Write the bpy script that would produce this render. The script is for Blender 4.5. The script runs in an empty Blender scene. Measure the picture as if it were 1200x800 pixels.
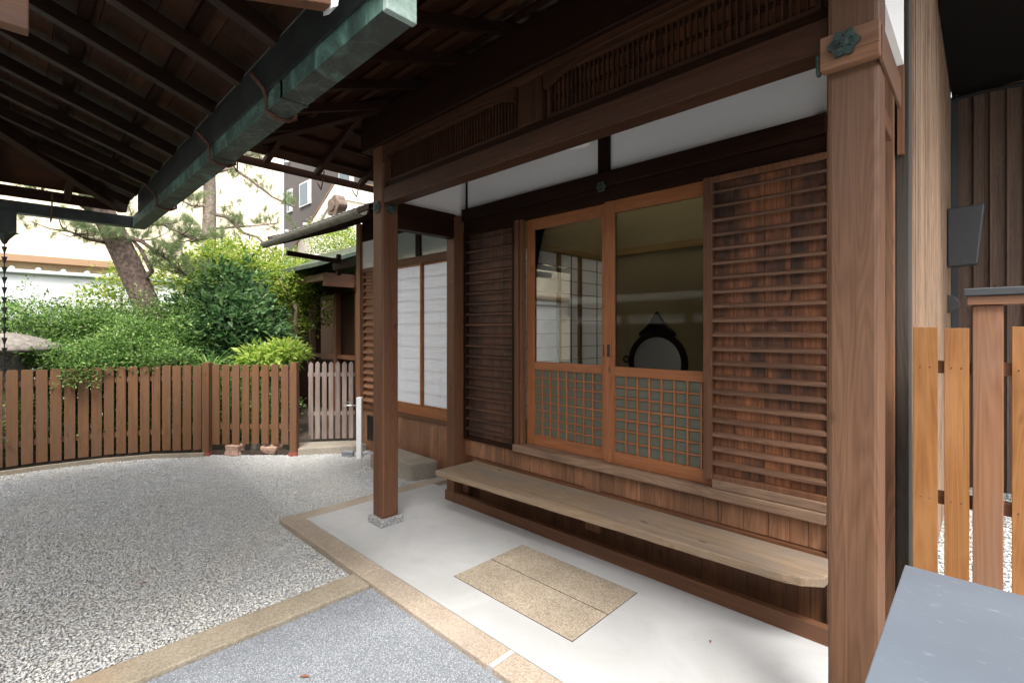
import bpy, bmesh, math, random
import numpy as np
from mathutils import Vector, Matrix
random.seed(7); rng = np.random.default_rng(7)
S = bpy.context.scene; COL = S.collection
R = math.radians

# ---------------------------------------------------------------- camera, sky, sun, exposure
cam_d = bpy.data.cameras.new('camera'); cam = bpy.data.objects.new('camera', cam_d); COL.objects.link(cam)
cam.location = (0, 0, 1.5); cam.rotation_euler = (R(90), 0, R(44.2))
cam_d.sensor_width = 36; cam_d.lens = 17.1; cam_d.shift_y = -0.010
cam_d.clip_start = 0.05; cam_d.clip_end = 500
S.camera = cam
SUN_EL, SUN_AZ = 60, 132          # azimuth measured clockwise from +Y
W = bpy.data.worlds.new('World'); S.world = W; W.use_nodes = True
wn = W.node_tree.nodes; wl = W.node_tree.links
sky = wn.new('ShaderNodeTexSky'); sky.sky_type = 'NISHITA'; sky.sun_disc = False
sky.sun_elevation = R(SUN_EL); sky.sun_rotation = R(SUN_AZ); sky.dust_density = 4.0; sky.air_density = 1.0; sky.ozone_density = 0.6
cloud = wn.new('ShaderNodeHueSaturation'); cloud.inputs['Saturation'].default_value = .35   # thin overcast
wl.new(sky.outputs[0], cloud.inputs['Color']); wl.new(cloud.outputs[0], wn['Background'].inputs[0]); wn['Background'].inputs[1].default_value = 0.15
sd = bpy.data.lights.new('sun', 'SUN'); so = bpy.data.objects.new('sun', sd); COL.objects.link(so)
sd.energy = 1.35; sd.angle = R(16); sd.color = (1.0, 0.965, 0.92)
az, el = R(SUN_AZ), R(SUN_EL)
sdir = Vector((math.sin(az)*math.cos(el), math.cos(az)*math.cos(el), math.sin(el)))
so.rotation_euler = (-sdir).to_track_quat('-Z', 'Y').to_euler()
S.view_settings.view_transform = 'Standard'; S.view_settings.look = 'None'
S.view_settings.exposure = 1.85; S.view_settings.gamma = 1
S.render.engine = 'CYCLES'
S.cycles.max_bounces = 10; S.cycles.diffuse_bounces = 6; S.cycles.glossy_bounces = 4
S.cycles.transmission_bounces = 8; S.cycles.transparent_max_bounces = 12
S.cycles.use_denoising = True

# ---------------------------------------------------------------- materials
MATS = {}
def newmat(name):
    m = bpy.data.materials.new(name); m.use_nodes = True
    nt = m.node_tree; b = nt.nodes['Principled BSDF']
    return m, nt, nt.nodes, nt.links, b
def rgb(c): return (c[0], c[1], c[2], 1)
def ramp(n, stops):
    r = n.new('ShaderNodeValToRGB'); e = r.color_ramp.elements
    e[0].position, e[0].color = stops[0][0], rgb(stops[0][1])
    e[1].position, e[1].color = stops[-1][0], rgb(stops[-1][1])
    for p, c in stops[1:-1]:
        x = e.new(p); x.color = rgb(c)
    return r
def mixc(n, l, a, b, fac, mode='MIX'):
    m = n.new('ShaderNodeMix'); m.data_type = 'RGBA'; m.blend_type = mode
    for sock, v in ((m.inputs[0], fac), (m.inputs[6], a), (m.inputs[7], b)):
        if hasattr(v, 'links') or hasattr(v, 'is_linked'): l.new(v, sock)
        elif isinstance(v, (int, float)): sock.default_value = v
        else: sock.default_value = rgb(v)
    return m.outputs[2]
def wood(name, axis, dark, light, stain=None, stain_amt=0.0, rough=0.55, grain=1.0, fine=26, var=0.35, gloss=0.35, bump=0.25):
    key = name+'_'+axis
    if key in MATS: return MATS[key]
    m, nt, n, l, b = newmat(key)
    tc = n.new('ShaderNodeTexCoord'); geo = n.new('ShaderNodeNewGeometry')
    ml = n.new('ShaderNodeMath'); ml.operation = 'MULTIPLY'; ml.inputs[1].default_value = 41.7
    l.new(geo.outputs['Random Per Island'], ml.inputs[0])
    add = n.new('ShaderNodeVectorMath'); add.operation = 'ADD'
    l.new(tc.outputs['Object'], add.inputs[0]); l.new(ml.outputs[0], add.inputs[1])
    def mapped(across, along):
        mp = n.new('ShaderNodeMapping'); s = [across]*3; s['xyz'.index(axis)] = along
        mp.inputs['Scale'].default_value = s; l.new(add.outputs[0], mp.inputs[0]); return mp
    m1 = mapped(fine, 0.9*grain); m2 = mapped(fine*0.25, 0.45*grain); m3 = mapped(fine*4.5, 2.5)
    n1 = n.new('ShaderNodeTexNoise'); n1.inputs['Scale'].default_value = 1.0; n1.inputs['Detail'].default_value = 6; n1.inputs['Roughness'].default_value = .62; n1.inputs['Distortion'].default_value = .6
    l.new(m1.outputs[0], n1.inputs[0])
    # ring pattern: cathedral grain out of bands of a slowly varying field
    n2 = n.new('ShaderNodeTexNoise'); n2.inputs['Scale'].default_value = 1.0; n2.inputs['Detail'].default_value = 2; l.new(m2.outputs[0], n2.inputs[0])
    k = n.new('ShaderNodeMath'); k.operation = 'MULTIPLY'; k.inputs[1].default_value = 60; l.new(n2.outputs[0], k.inputs[0])
    fr = n.new('ShaderNodeMath'); fr.operation = 'PINGPONG'; fr.inputs[1].default_value = 1.0; l.new(k.outputs[0], fr.inputs[0])
    n3 = n.new('ShaderNodeTexNoise'); n3.inputs['Scale'].default_value = 1.0; n3.inputs['Detail'].default_value = 3; l.new(m3.outputs[0], n3.inputs[0])
    mix1 = n.new('ShaderNodeMix'); mix1.data_type = 'FLOAT'; mix1.inputs[0].default_value = .20; l.new(n1.outputs[0], mix1.inputs[2]); l.new(fr.outputs[0], mix1.inputs[3])
    mix2 = n.new('ShaderNodeMix'); mix2.data_type = 'FLOAT'; mix2.inputs[0].default_value = .3; l.new(mix1.outputs[0], mix2.inputs[2]); l.new(n3.outputs[0], mix2.inputs[3])
    rp = ramp(n, [(.30, dark), (.70, light)]); l.new(mix2.outputs[0], rp.inputs[0])
    mr = n.new('ShaderNodeMapRange'); mr.inputs[3].default_value = 1-var; mr.inputs[4].default_value = 1+var; l.new(geo.outputs['Random Per Island'], mr.inputs[0])
    hs = n.new('ShaderNodeHueSaturation'); l.new(mr.outputs[0], hs.inputs['Value']); l.new(rp.outputs[0], hs.inputs['Color'])
    col = hs.outputs[0]
    if stain:
        ms = mapped(7, 2.2); ns = n.new('ShaderNodeTexNoise'); ns.inputs['Scale'].default_value = 1; ns.inputs['Detail'].default_value = 5; ns.inputs['Roughness'].default_value = .6
        l.new(ms.outputs[0], ns.inputs[0])
        rs = n.new('ShaderNodeMapRange'); rs.inputs[1].default_value = .42; rs.inputs[2].default_value = .62; rs.inputs[4].default_value = stain_amt; l.new(ns.outputs[0], rs.inputs[0])
        col = mixc(n, l, col, stain, rs.outputs[0])
    # drying checks along the grain and a few knots
    mc = mapped(48, .8); nc = n.new('ShaderNodeTexNoise'); nc.inputs['Scale'].default_value = 1; nc.inputs['Detail'].default_value = 2; l.new(mc.outputs[0], nc.inputs[0])
    rc_ = n.new('ShaderNodeMapRange'); rc_.inputs[1].default_value = .68; rc_.inputs[2].default_value = .76; rc_.inputs[4].default_value = .75; l.new(nc.outputs[0], rc_.inputs[0])
    col = mixc(n, l, col, tuple(x*.45 for x in dark), rc_.outputs[0])
    mk = mapped(5.5, 2.4); vk = n.new('ShaderNodeTexVoronoi'); vk.inputs['Scale'].default_value = 1; l.new(mk.outputs[0], vk.inputs['Vector'])
    rk = n.new('ShaderNodeMapRange'); rk.inputs[1].default_value = .04; rk.inputs[2].default_value = .085; rk.inputs[3].default_value = .7; rk.inputs[4].default_value = 0; l.new(vk.outputs['Distance'], rk.inputs[0])
    col = mixc(n, l, col, tuple(x*.5 for x in dark), rk.outputs[0])
    l.new(col, b.inputs['Base Color'])
    rr = n.new('ShaderNodeMapRange'); rr.inputs[3].default_value = rough-.12; rr.inputs[4].default_value = rough+.15; l.new(n1.outputs[0], rr.inputs[0]); l.new(rr.outputs[0], b.inputs['Roughness'])
    b.inputs['Specular IOR Level'].default_value = gloss
    bp = n.new('ShaderNodeBump'); bp.inputs['Strength'].default_value = bump; bp.inputs['Distance'].default_value = .004
    l.new(mix2.outputs[0], bp.inputs['Height']); l.new(bp.outputs[0], b.inputs['Normal'])
    MATS[key] = m; return m
W_DARK = lambda a: wood('dark_timber', a, (.008,.0032,.0018), (.030,.011,.005), var=.25, gloss=.12)
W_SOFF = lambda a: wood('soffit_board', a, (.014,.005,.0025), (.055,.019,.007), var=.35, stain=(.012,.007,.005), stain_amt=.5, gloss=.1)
W_MID  = lambda a: wood('brown_timber', a, (.070,.026,.011), (.175,.074,.032), var=.2, stain=(.10,.05,.03), stain_amt=.4)
W_POST = lambda a: wood('post_timber', a, (.095,.043,.021), (.20,.103,.056), var=.12, stain=(.15,.085,.055), stain_amt=.4, fine=30)
W_BEAM = lambda a: wood('beam_timber', a, (.024,.009,.004), (.072,.028,.012), var=.15, gloss=.25)
W_DOOR = lambda a: wood('red_cedar', a, (.20,.066,.024), (.37,.145,.055), var=.12, rough=.42)
W_PANEL= lambda a: wood('panel_timber', a, (.15,.063,.031), (.37,.185,.098), var=.32, stain=(.13,.075,.045), stain_amt=.5)
W_SILL = lambda a: wood('weathered_timber', a, (.15,.085,.050), (.36,.235,.155), var=.2, stain=(.09,.055,.038), stain_amt=.6, rough=.7)
W_BENCH= lambda a: wood('bench_timber', a, (.15,.098,.058), (.33,.24,.155), var=.1, stain=(.18,.15,.125), stain_amt=.75, rough=.8, fine=34)
W_CHAR = lambda a: wood('aged_board', a, (.075,.026,.011), (.35,.135,.056), var=.4, stain=(.028,.020,.018), stain_amt=.85, rough=.65)
W_SLAT = lambda a: wood('aged_slat', a, (.075,.036,.021), (.20,.105,.062), var=.25, rough=.65)
W_FENCE= lambda a: wood('stained_fence', a, (.10,.045,.017), (.195,.094,.040), var=.25, rough=.6, stain=(.12,.07,.05), stain_amt=.4)
W_GREY = lambda a: wood('greyed_fence', a, (.13,.095,.078), (.28,.21,.18), var=.25, rough=.8, stain=(.30,.25,.22), stain_amt=.5)
W_GOLD = lambda a: wood('golden_cedar', a, (.20,.080,.024), (.34,.155,.052), var=.15, rough=.5, stain=(.40,.20,.08), stain_amt=.4)
W_GPOST= lambda a: wood('brown_cedar', a, (.15,.064,.030), (.29,.140,.070), var=.12, rough=.6, stain=(.2,.12,.08), stain_amt=.4)
W_PALE = lambda a: wood('pale_boarding', a, (.085,.048,.030), (.33,.22,.14), var=.22, rough=.75, fine=60, stain=(.33,.23,.16), stain_amt=.5, bump=.5)
W_DWALL= lambda a: wood('dark_boarding', a, (.065,.040,.028), (.15,.10,.073), var=.2, rough=.75, fine=30)
W_MOSS = lambda a: wood('black_timber', a, (.035,.028,.022), (.10,.08,.062), var=.2, rough=.75, stain=(.05,.05,.04), stain_amt=.6)
W_INT  = lambda a: wood('light_interior_timber', a, (.30,.19,.075), (.44,.30,.14), var=.1)

def simple(name, c, rough=.6, metal=0, spec=.5, noise=0.0, nscale=8, bump=0.0, c2=None, bscale=None):
    if name in MATS: return MATS[name]
    m, nt, n, l, b = newmat(name)
    b.inputs['Base Color'].default_value = rgb(c); b.inputs['Roughness'].default_value = rough
    b.inputs['Metallic'].default_value = metal; b.inputs['Specular IOR Level'].default_value = spec
    if noise or c2 or bump:
        tc = n.new('ShaderNodeTexCoord'); t = n.new('ShaderNodeTexNoise'); t.inputs['Scale'].default_value = nscale; t.inputs['Detail'].default_value = 7; t.inputs['Roughness'].default_value = .6
        l.new(tc.outputs['Object'], t.inputs[0])
        lo = c2 if c2 else tuple(x*(1-noise) for x in c)
        rp = ramp(n, [(.35, lo), (.65, c)]); l.new(t.outputs[0], rp.inputs[0]); l.new(rp.outputs[0], b.inputs['Base Color'])
        if bump:
            t2 = n.new('ShaderNodeTexNoise'); t2.inputs['Scale'].default_value = bscale or nscale*6; t2.inputs['Detail'].default_value = 4; l.new(tc.outputs['Object'], t2.inputs[0])
            bp = n.new('ShaderNodeBump'); bp.inputs['Strength'].default_value = bump; bp.inputs['Distance'].default_value = .006
            l.new(t2.outputs[0], bp.inputs['Height']); l.new(bp.outputs[0], b.inputs['Normal'])
    MATS[name] = m; return m
PLASTER = simple('white_plaster', (.86,.845,.81), .9, noise=.05, nscale=2, bump=.08, bscale=120)
COPPER_D = simple('dark_copper', (.035,.045,.040), .5, .3, nscale=9, c2=(.015,.018,.017))
IRON = simple('rusty_iron', (.13,.055,.035), .7, .4, noise=.5, nscale=30)
STEEL = simple('steel', (.6,.6,.6), .25, 1.0)
BLACK = simple('black_metal', (.02,.02,.022), .4, .3)
DGREY = simple('dark_grey_plastic', (.055,.058,.062), .45, noise=.15, nscale=40)
WHITEM = simple('white_post_finish', (.72,.73,.73), .4, noise=.05)
SOIL = simple('soil', (.07,.05,.035), .95, noise=.5, nscale=30, bump=.6)
BARK = simple('bark', (.20,.14,.11), .95, nscale=22, c2=(.05,.035,.03), bump=1.0, bscale=35)
BARKP = simple('pale_bark', (.38,.32,.26), .95, nscale=18, c2=(.16,.12,.09), bump=.8, bscale=40)
TILE = simple('roof_tile', (.16,.165,.16), .55, nscale=12, c2=(.07,.075,.065), bump=.2)
MOSSCU = simple('green_copper_roof', (.06,.085,.055), .6, nscale=6, c2=(.03,.04,.03))
CREAM = simple('cream_render', (.80,.70,.52), .9, noise=.04, nscale=.6)
WHITEW = simple('white_garden_wall_finish', (.80,.82,.80), .9, noise=.08, nscale=2)
GREYW = simple('brown_grey_cladding', (.115,.098,.088), .8, noise=.12, nscale=1)
TAN = simple('interior_plaster', (.37,.315,.20), .95, noise=.08, nscale=3)
TATAMI = simple('tatami', (.35,.33,.2), .9, noise=.2, nscale=40)
LACQ = simple('black_lacquer', (.012,.009,.008), .6, spec=.15)
STONE_D = simple('lantern_stone', (.22,.19,.16), .9, nscale=16, c2=(.09,.085,.07), bump=.6)

def patina(name, dk, md, hi, vein):
    m, nt, n, l, b = newmat(name)
    tc = n.new('ShaderNodeTexCoord')
    t = n.new('ShaderNodeTexNoise'); t.inputs['Scale'].default_value = 5; t.inputs['Detail'].default_value = 9; t.inputs['Roughness'].default_value = .68; t.inputs['Distortion'].default_value = 1.2
    l.new(tc.outputs['Object'], t.inputs[0])
    rp = ramp(n, [(.36, dk), (.50, tuple(x*1.7 for x in dk)), (.62, md), (.74, hi)]); l.new(t.outputs[0], rp.inputs[0])
    v = n.new('ShaderNodeTexVoronoi'); v.feature = 'DISTANCE_TO_EDGE'; v.inputs['Scale'].default_value = 2.2
    mp = n.new('ShaderNodeMapping'); mp.inputs['Scale'].default_value = (.8, 1.5, 1.5); l.new(tc.outputs['Object'], mp.inputs[0])
    ad = n.new('ShaderNodeVectorMath'); ad.operation = 'ADD'; t2 = n.new('ShaderNodeTexNoise'); t2.inputs['Scale'].default_value = 6; l.new(tc.outputs['Object'], t2.inputs[0])
    l.new(mp.outputs[0], ad.inputs[0]); l.new(t2.outputs['Color'], ad.inputs[1]); l.new(ad.outputs[0], v.inputs['Vector'])
    mr = n.new('ShaderNodeMapRange'); mr.inputs[1].default_value = 0; mr.inputs[2].default_value = .03; mr.inputs[3].default_value = vein; mr.inputs[4].default_value = 0; l.new(v.outputs['Distance'], mr.inputs[0])
    c = mixc(n, l, rp.outputs[0], (.22,.34,.29), mr.outputs[0]); l.new(c, b.inputs['Base Color'])
    b.inputs['Roughness'].default_value = .62; b.inputs['Metallic'].default_value = .15
    bp = n.new('ShaderNodeBump'); bp.inputs['Strength'].default_value = .3; bp.inputs['Distance'].default_value = .004; l.new(t.outputs[0], bp.inputs['Height']); l.new(bp.outputs[0], b.inputs['Normal'])
    return m
PATINA = patina('dark_patina_copper', (.020,.024,.020), (.055,.09,.072), (.18,.30,.245), .15)
PATINA2 = patina('green_patina_copper', (.035,.065,.052), (.12,.25,.20), (.32,.48,.40), .3)

def aggregate(name, cols, scale, mortar, bump=.5, base=None, blotch=0.0, blotch_col=(.3,.2,.12), rough=.85, cells=.35):
    """stone made of small grains: voronoi cells of random tone"""
    m, nt, n, l, b = newmat(name)
    tc = n.new('ShaderNodeTexCoord')
    v = n.new('ShaderNodeTexVoronoi'); v.inputs['Scale'].default_value = scale; l.new(tc.outputs['Object'], v.inputs['Vector'])
    sp = n.new('ShaderNodeSeparateColor'); l.new(v.outputs['Color'], sp.inputs[0])
    rp = ramp(n, [(i/(len(cols)-1), c) for i, c in enumerate(cols)]); l.new(sp.outputs[0], rp.inputs[0])
    t = n.new('ShaderNodeTexNoise'); t.inputs['Scale'].default_value = 3.0; t.inputs['Detail'].default_value = 6; l.new(tc.outputs['Object'], t.inputs[0])
    mr = n.new('ShaderNodeMapRange'); mr.inputs[1].default_value = .3; mr.inputs[2].default_value = .7; mr.inputs[3].default_value = .82; mr.inputs[4].default_value = 1.14; l.new(t.outputs[0], mr.inputs[0])
    base_c = base or cols[len(cols)//2]
    c = mixc(n, l, base_c, rp.outputs[0], cells)
    hs = n.new('ShaderNodeHueSaturation'); l.new(c, hs.inputs['Color']); l.new(mr.outputs[0], hs.inputs['Value']); c = hs.outputs[0]
    if mortar is not None:
        d = n.new('ShaderNodeMapRange'); d.inputs[1].default_value = .25; d.inputs[2].default_value = .6; d.inputs[4].default_value = .75; l.new(v.outputs['Distance'], d.inputs[0])
        c = mixc(n, l, c, mortar, d.outputs[0])
    if blotch:
        t3 = n.new('ShaderNodeTexNoise'); t3.inputs['Scale'].default_value = 2.2; t3.inputs['Detail'].default_value = 5; l.new(tc.outputs['Object'], t3.inputs[0])
        m3 = n.new('ShaderNodeMapRange'); m3.inputs[1].default_value = .52; m3.inputs[2].default_value = .7; m3.inputs[4].default_value = blotch; l.new(t3.outputs[0], m3.inputs[0])
        c = mixc(n, l, c, blotch_col, m3.outputs[0])
    l.new(c, b.inputs['Base Color']); b.inputs['Roughness'].default_value = rough; b.inputs['Specular IOR Level'].default_value = .3
    bp = n.new('ShaderNodeBump'); bp.inputs['Strength'].default_value = bump; bp.inputs['Distance'].default_value = .004; bp.invert = True
    l.new(v.outputs['Distance'], bp.inputs['Height']); l.new(bp.outputs[0], b.inputs['Normal'])
    MATS[name] = m; return m
ASPHALT = aggregate('blue_grey_fine_gravel', [(.13,.14,.155), (.23,.25,.27), (.31,.33,.35), (.50,.52,.54)], 190, (.12,.13,.145), bump=.6, cells=.9, base=(.27,.29,.32))
GRAVB = aggregate('gravel_bed', [(.4,.4,.4), (.5,.5,.49), (.6,.6,.58)], 75, (.38,.38,.37), bump=1, cells=.8, base=(.4,.4,.4))
KERBM = aggregate('tan_kerb_stone', [(.16,.125,.09), (.32,.26,.20), (.46,.40,.33)], 160, None, cells=.5, base=(.32,.262,.20), blotch=.5, blotch_col=(.37,.32,.26), bump=.3)
STRIPM = aggregate('ochre_strip_stone', [(.15,.12,.085), (.27,.23,.17), (.37,.325,.255)], 120, None, cells=.45, base=(.26,.222,.165), blotch=.5, blotch_col=(.32,.215,.125), bump=.25)
SLABM = aggregate('granite_step_slab', [(.12,.095,.07), (.29,.245,.185), (.43,.38,.31)], 150, None, cells=.55, base=(.32,.26,.185), blotch=.4, blotch_col=(.24,.185,.125), bump=.4)
GRANITE = aggregate('grey_granite', [(.05,.05,.05), (.25,.25,.25), (.55,.54,.52)], 210, None, cells=.85, base=(.24,.235,.23), bump=.4)
BLOCKM = aggregate('rough_stone_block', [(.16,.14,.11), (.30,.265,.21), (.42,.38,.32)], 150, None, cells=.5, base=(.29,.255,.205), blotch=.5, blotch_col=(.20,.18,.13), bump=.7)
ROCKM = aggregate('pink_rock', [(.25,.13,.09), (.40,.25,.18), (.55,.40,.31)], 60, None, cells=.5, base=(.37,.23,.165), blotch=.5, blotch_col=(.22,.17,.13), bump=.6)
def concrete():
    m, nt, n, l, b = newmat('pale_trowelled_concrete')
    tc = n.new('ShaderNodeTexCoord'); t = n.new('ShaderNodeTexNoise'); t.inputs['Scale'].default_value = 1.7; t.inputs['Detail'].default_value = 8; t.inputs['Roughness'].default_value = .6; t.inputs['Distortion'].default_value = 1.0
    l.new(tc.outputs['Object'], t.inputs[0]); rp = ramp(n, [(.3, (.34,.342,.334)), (.7, (.425,.428,.425))]); l.new(t.outputs[0], rp.inputs[0])
    t4 = n.new('ShaderNodeTexNoise'); t4.inputs['Scale'].default_value = 5.5; t4.inputs['Detail'].default_value = 10; t4.inputs['Roughness'].default_value = .75; l.new(tc.outputs['Object'], t4.inputs[0])
    r4 = n.new('ShaderNodeMapRange'); r4.inputs[1].default_value = .55; r4.inputs[2].default_value = .75; r4.inputs[4].default_value = .45; l.new(t4.outputs[0], r4.inputs[0])
    cc = mixc(n, l, rp.outputs[0], (.27,.26,.235), r4.outputs[0])
    v4 = n.new('ShaderNodeTexNoise'); v4.inputs['Scale'].default_value = 130; v4.inputs['Detail'].default_value = 2; l.new(tc.outputs['Object'], v4.inputs[0])
    r5 = n.new('ShaderNodeMapRange'); r5.inputs[1].default_value = .70; r5.inputs[2].default_value = .76; r5.inputs[4].default_value = .5; l.new(v4.outputs[0], r5.inputs[0])
    cc = mixc(n, l, cc, (.16,.15,.135), r5.outputs[0]); l.new(cc, b.inputs['Base Color'])
    b.inputs['Roughness'].default_value = .5; b.inputs['Specular IOR Level'].default_value = .4
    t2 = n.new('ShaderNodeTexNoise'); t2.inputs['Scale'].default_value = 60; l.new(tc.outputs['Object'], t2.inputs[0])
    bp = n.new('ShaderNodeBump'); bp.inputs['Strength'].default_value = .08; l.new(t2.outputs[0], bp.inputs['Height']); l.new(bp.outputs[0], b.inputs['Normal'])
    return m
CONC = concrete()
def pebblemat():
    m, nt, n, l, b = newmat('crushed_pebble')
    g = n.new('ShaderNodeNewGeometry')
    rp = ramp(n, [(0, (.38,.385,.385)), (.2, (.46,.47,.47)), (.5, (.52,.522,.51)), (.7, (.54,.52,.465)), (.88, (.57,.565,.55)), (1, (.68,.68,.67))]); l.new(g.outputs['Random Per Island'], rp.inputs[0])
    tc = n.new('ShaderNodeTexCoord'); t = n.new('ShaderNodeTexNoise'); t.inputs['Scale'].default_value = 1.3; t.inputs['Detail'].default_value = 4; l.new(tc.outputs['Object'], t.inputs[0])
    mr = n.new('ShaderNodeMapRange'); mr.inputs[1].default_value = .4; mr.inputs[2].default_value = .62; mr.inputs[4].default_value = .45; l.new(t.outputs[0], mr.inputs[0])
    c = mixc(n, l, rp.outputs[0], (.50,.46,.37), mr.outputs[0], 'MIX')
    c2 = mixc(n, l, rp.outputs[0], c, .5)
    l.new(c2, b.inputs['Base Color']); b.inputs['Roughness'].default_value = .8; return m
PEBBLE = pebblemat()
def glassmat(name, tint=(.93,.95,.93), refl=1.0):
    m, nt, n, l, b = newmat(name); n.remove(b)
    tr = n.new('ShaderNodeBsdfTransparent'); tr.inputs[0].default_value = rgb(tint)
    gl = n.new('ShaderNodeBsdfGlossy'); gl.inputs['Roughness'].default_value = .015; gl.inputs[0].default_value = (refl,)*3+(1,)
    f = n.new('ShaderNodeFresnel'); f.inputs[0].default_value = 1.5; mx = n.new('ShaderNodeMixShader')
    l.new(f.outputs[0], mx.inputs[0]); l.new(tr.outputs[0], mx.inputs[1]); l.new(gl.outputs[0], mx.inputs[2])
    l.new(mx.outputs[0], n['Material Output'].inputs[0]); return m
GLASS = glassmat('clear_glass', refl=.5)
def papermat(name, c, trans):
    m, nt, n, l, b = newmat(name); n.remove(b)
    d = n.new('ShaderNodeBsdfDiffuse'); d.inputs[0].default_value = rgb(c); t = n.new('ShaderNodeBsdfTranslucent'); t.inputs[0].default_value = rgb(c)
    mx = n.new('ShaderNodeMixShader'); mx.inputs[0].default_value = trans; l.new(d.outputs[0], mx.inputs[1]); l.new(t.outputs[0], mx.inputs[2]); l.new(mx.outputs[0], n['Material Output'].inputs[0]); return m
PAPER = papermat('shoji_paper', (.92,.93,.94), .6)
PAPER_IN = papermat('interior_shoji_paper', (.78,.77,.75), .6)
FROST = papermat('frosted_backing', (.19,.20,.155), .35)
GREENGL = simple('grey_green_glass', (.30,.34,.31), .12, spec=.8)
def flecked(name, c, fleck):
    m, nt, n, l, b = newmat(name); tc = n.new('ShaderNodeTexCoord')
    mp = n.new('ShaderNodeMapping'); mp.inputs['Scale'].default_value = (14, 34, 20); mp.inputs['Rotation'].default_value = (0,0,.5); l.new(tc.outputs['Object'], mp.inputs[0])
    t = n.new('ShaderNodeTexNoise'); t.inputs['Scale'].default_value = 1.6; t.inputs['Detail'].default_value = 5; t.inputs['Roughness'].default_value = .7; l.new(mp.outputs[0], t.inputs[0])
    r1 = n.new('ShaderNodeMapRange'); r1.inputs[1].default_value = .60; r1.inputs[2].default_value = .72; r1.inputs[4].default_value = .55; l.new(t.outputs[0], r1.inputs[0])
    t2 = n.new('ShaderNodeTexNoise'); t2.inputs['Scale'].default_value = 3; t2.inputs['Detail'].default_value = 6; l.new(tc.outputs['Object'], t2.inputs[0])
    c0 = mixc(n, l, tuple(x*.82 for x in c), tuple(min(1,x*1.15) for x in c), t2.outputs[0]); c1 = mixc(n, l, c0, fleck, r1.outputs[0]); l.new(c1, b.inputs['Base Color'])
    rr = n.new('ShaderNodeMapRange'); rr.inputs[3].default_value = .3; rr.inputs[4].default_value = .6; l.new(t2.outputs[0], rr.inputs[0]); l.new(rr.outputs[0], b.inputs['Roughness'])
    b.inputs['Metallic'].default_value = .2
    bp = n.new('ShaderNodeBump'); bp.inputs['Strength'].default_value = .05; l.new(t.outputs[0], bp.inputs['Height']); l.new(bp.outputs[0], b.inputs['Normal']); return m
def leafmat(name, cols, tr=.35):
    m, nt, n, l, b = newmat(name)
    g = n.new('ShaderNodeNewGeometry'); rp = ramp(n, [(i/(len(cols)-1), c) for i, c in enumerate(cols)]); l.new(g.outputs['Random Per Island'], rp.inputs[0])
    b.inputs['Roughness'].default_value = .45; b.inputs['Specular IOR Level'].default_value = .3
    l.new(rp.outputs[0], b.inputs['Base Color'])
    t = n.new('ShaderNodeBsdfTranslucent'); hs = n.new('ShaderNodeHueSaturation'); hs.inputs['Value'].default_value = 1.7; l.new(rp.outputs[0], hs.inputs['Color']); l.new(hs.outputs[0], t.inputs[0])
    mx = n.new('ShaderNodeMixShader'); mx.inputs[0].default_value = tr; l.new(b.outputs[0], mx.inputs[1]); l.new(t.outputs[0], mx.inputs[2]); l.new(mx.outputs[0], n['Material Output'].inputs[0]); return m
LEAF_HEDGE = leafmat('hedge_leaf', [(.018,.045,.012), (.055,.12,.026), (.11,.21,.05), (.18,.30,.075), (.34,.43,.15)])
LEAF_BROAD = leafmat('broad_leaf', [(.016,.040,.014), (.035,.085,.028), (.075,.15,.05), (.16,.25,.10)])
LEAF_LIME = leafmat('lime_leaf', [(.12,.22,.03), (.26,.36,.06), (.42,.48,.12)], .4)
LEAF_YEL = leafmat('spring_leaf', [(.07,.15,.02), (.18,.26,.04), (.36,.38,.07)], .45)
NEEDLE = leafmat('pine_needle', [(.06,.11,.045), (.12,.17,.07), (.22,.25,.10)], .3)

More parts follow.
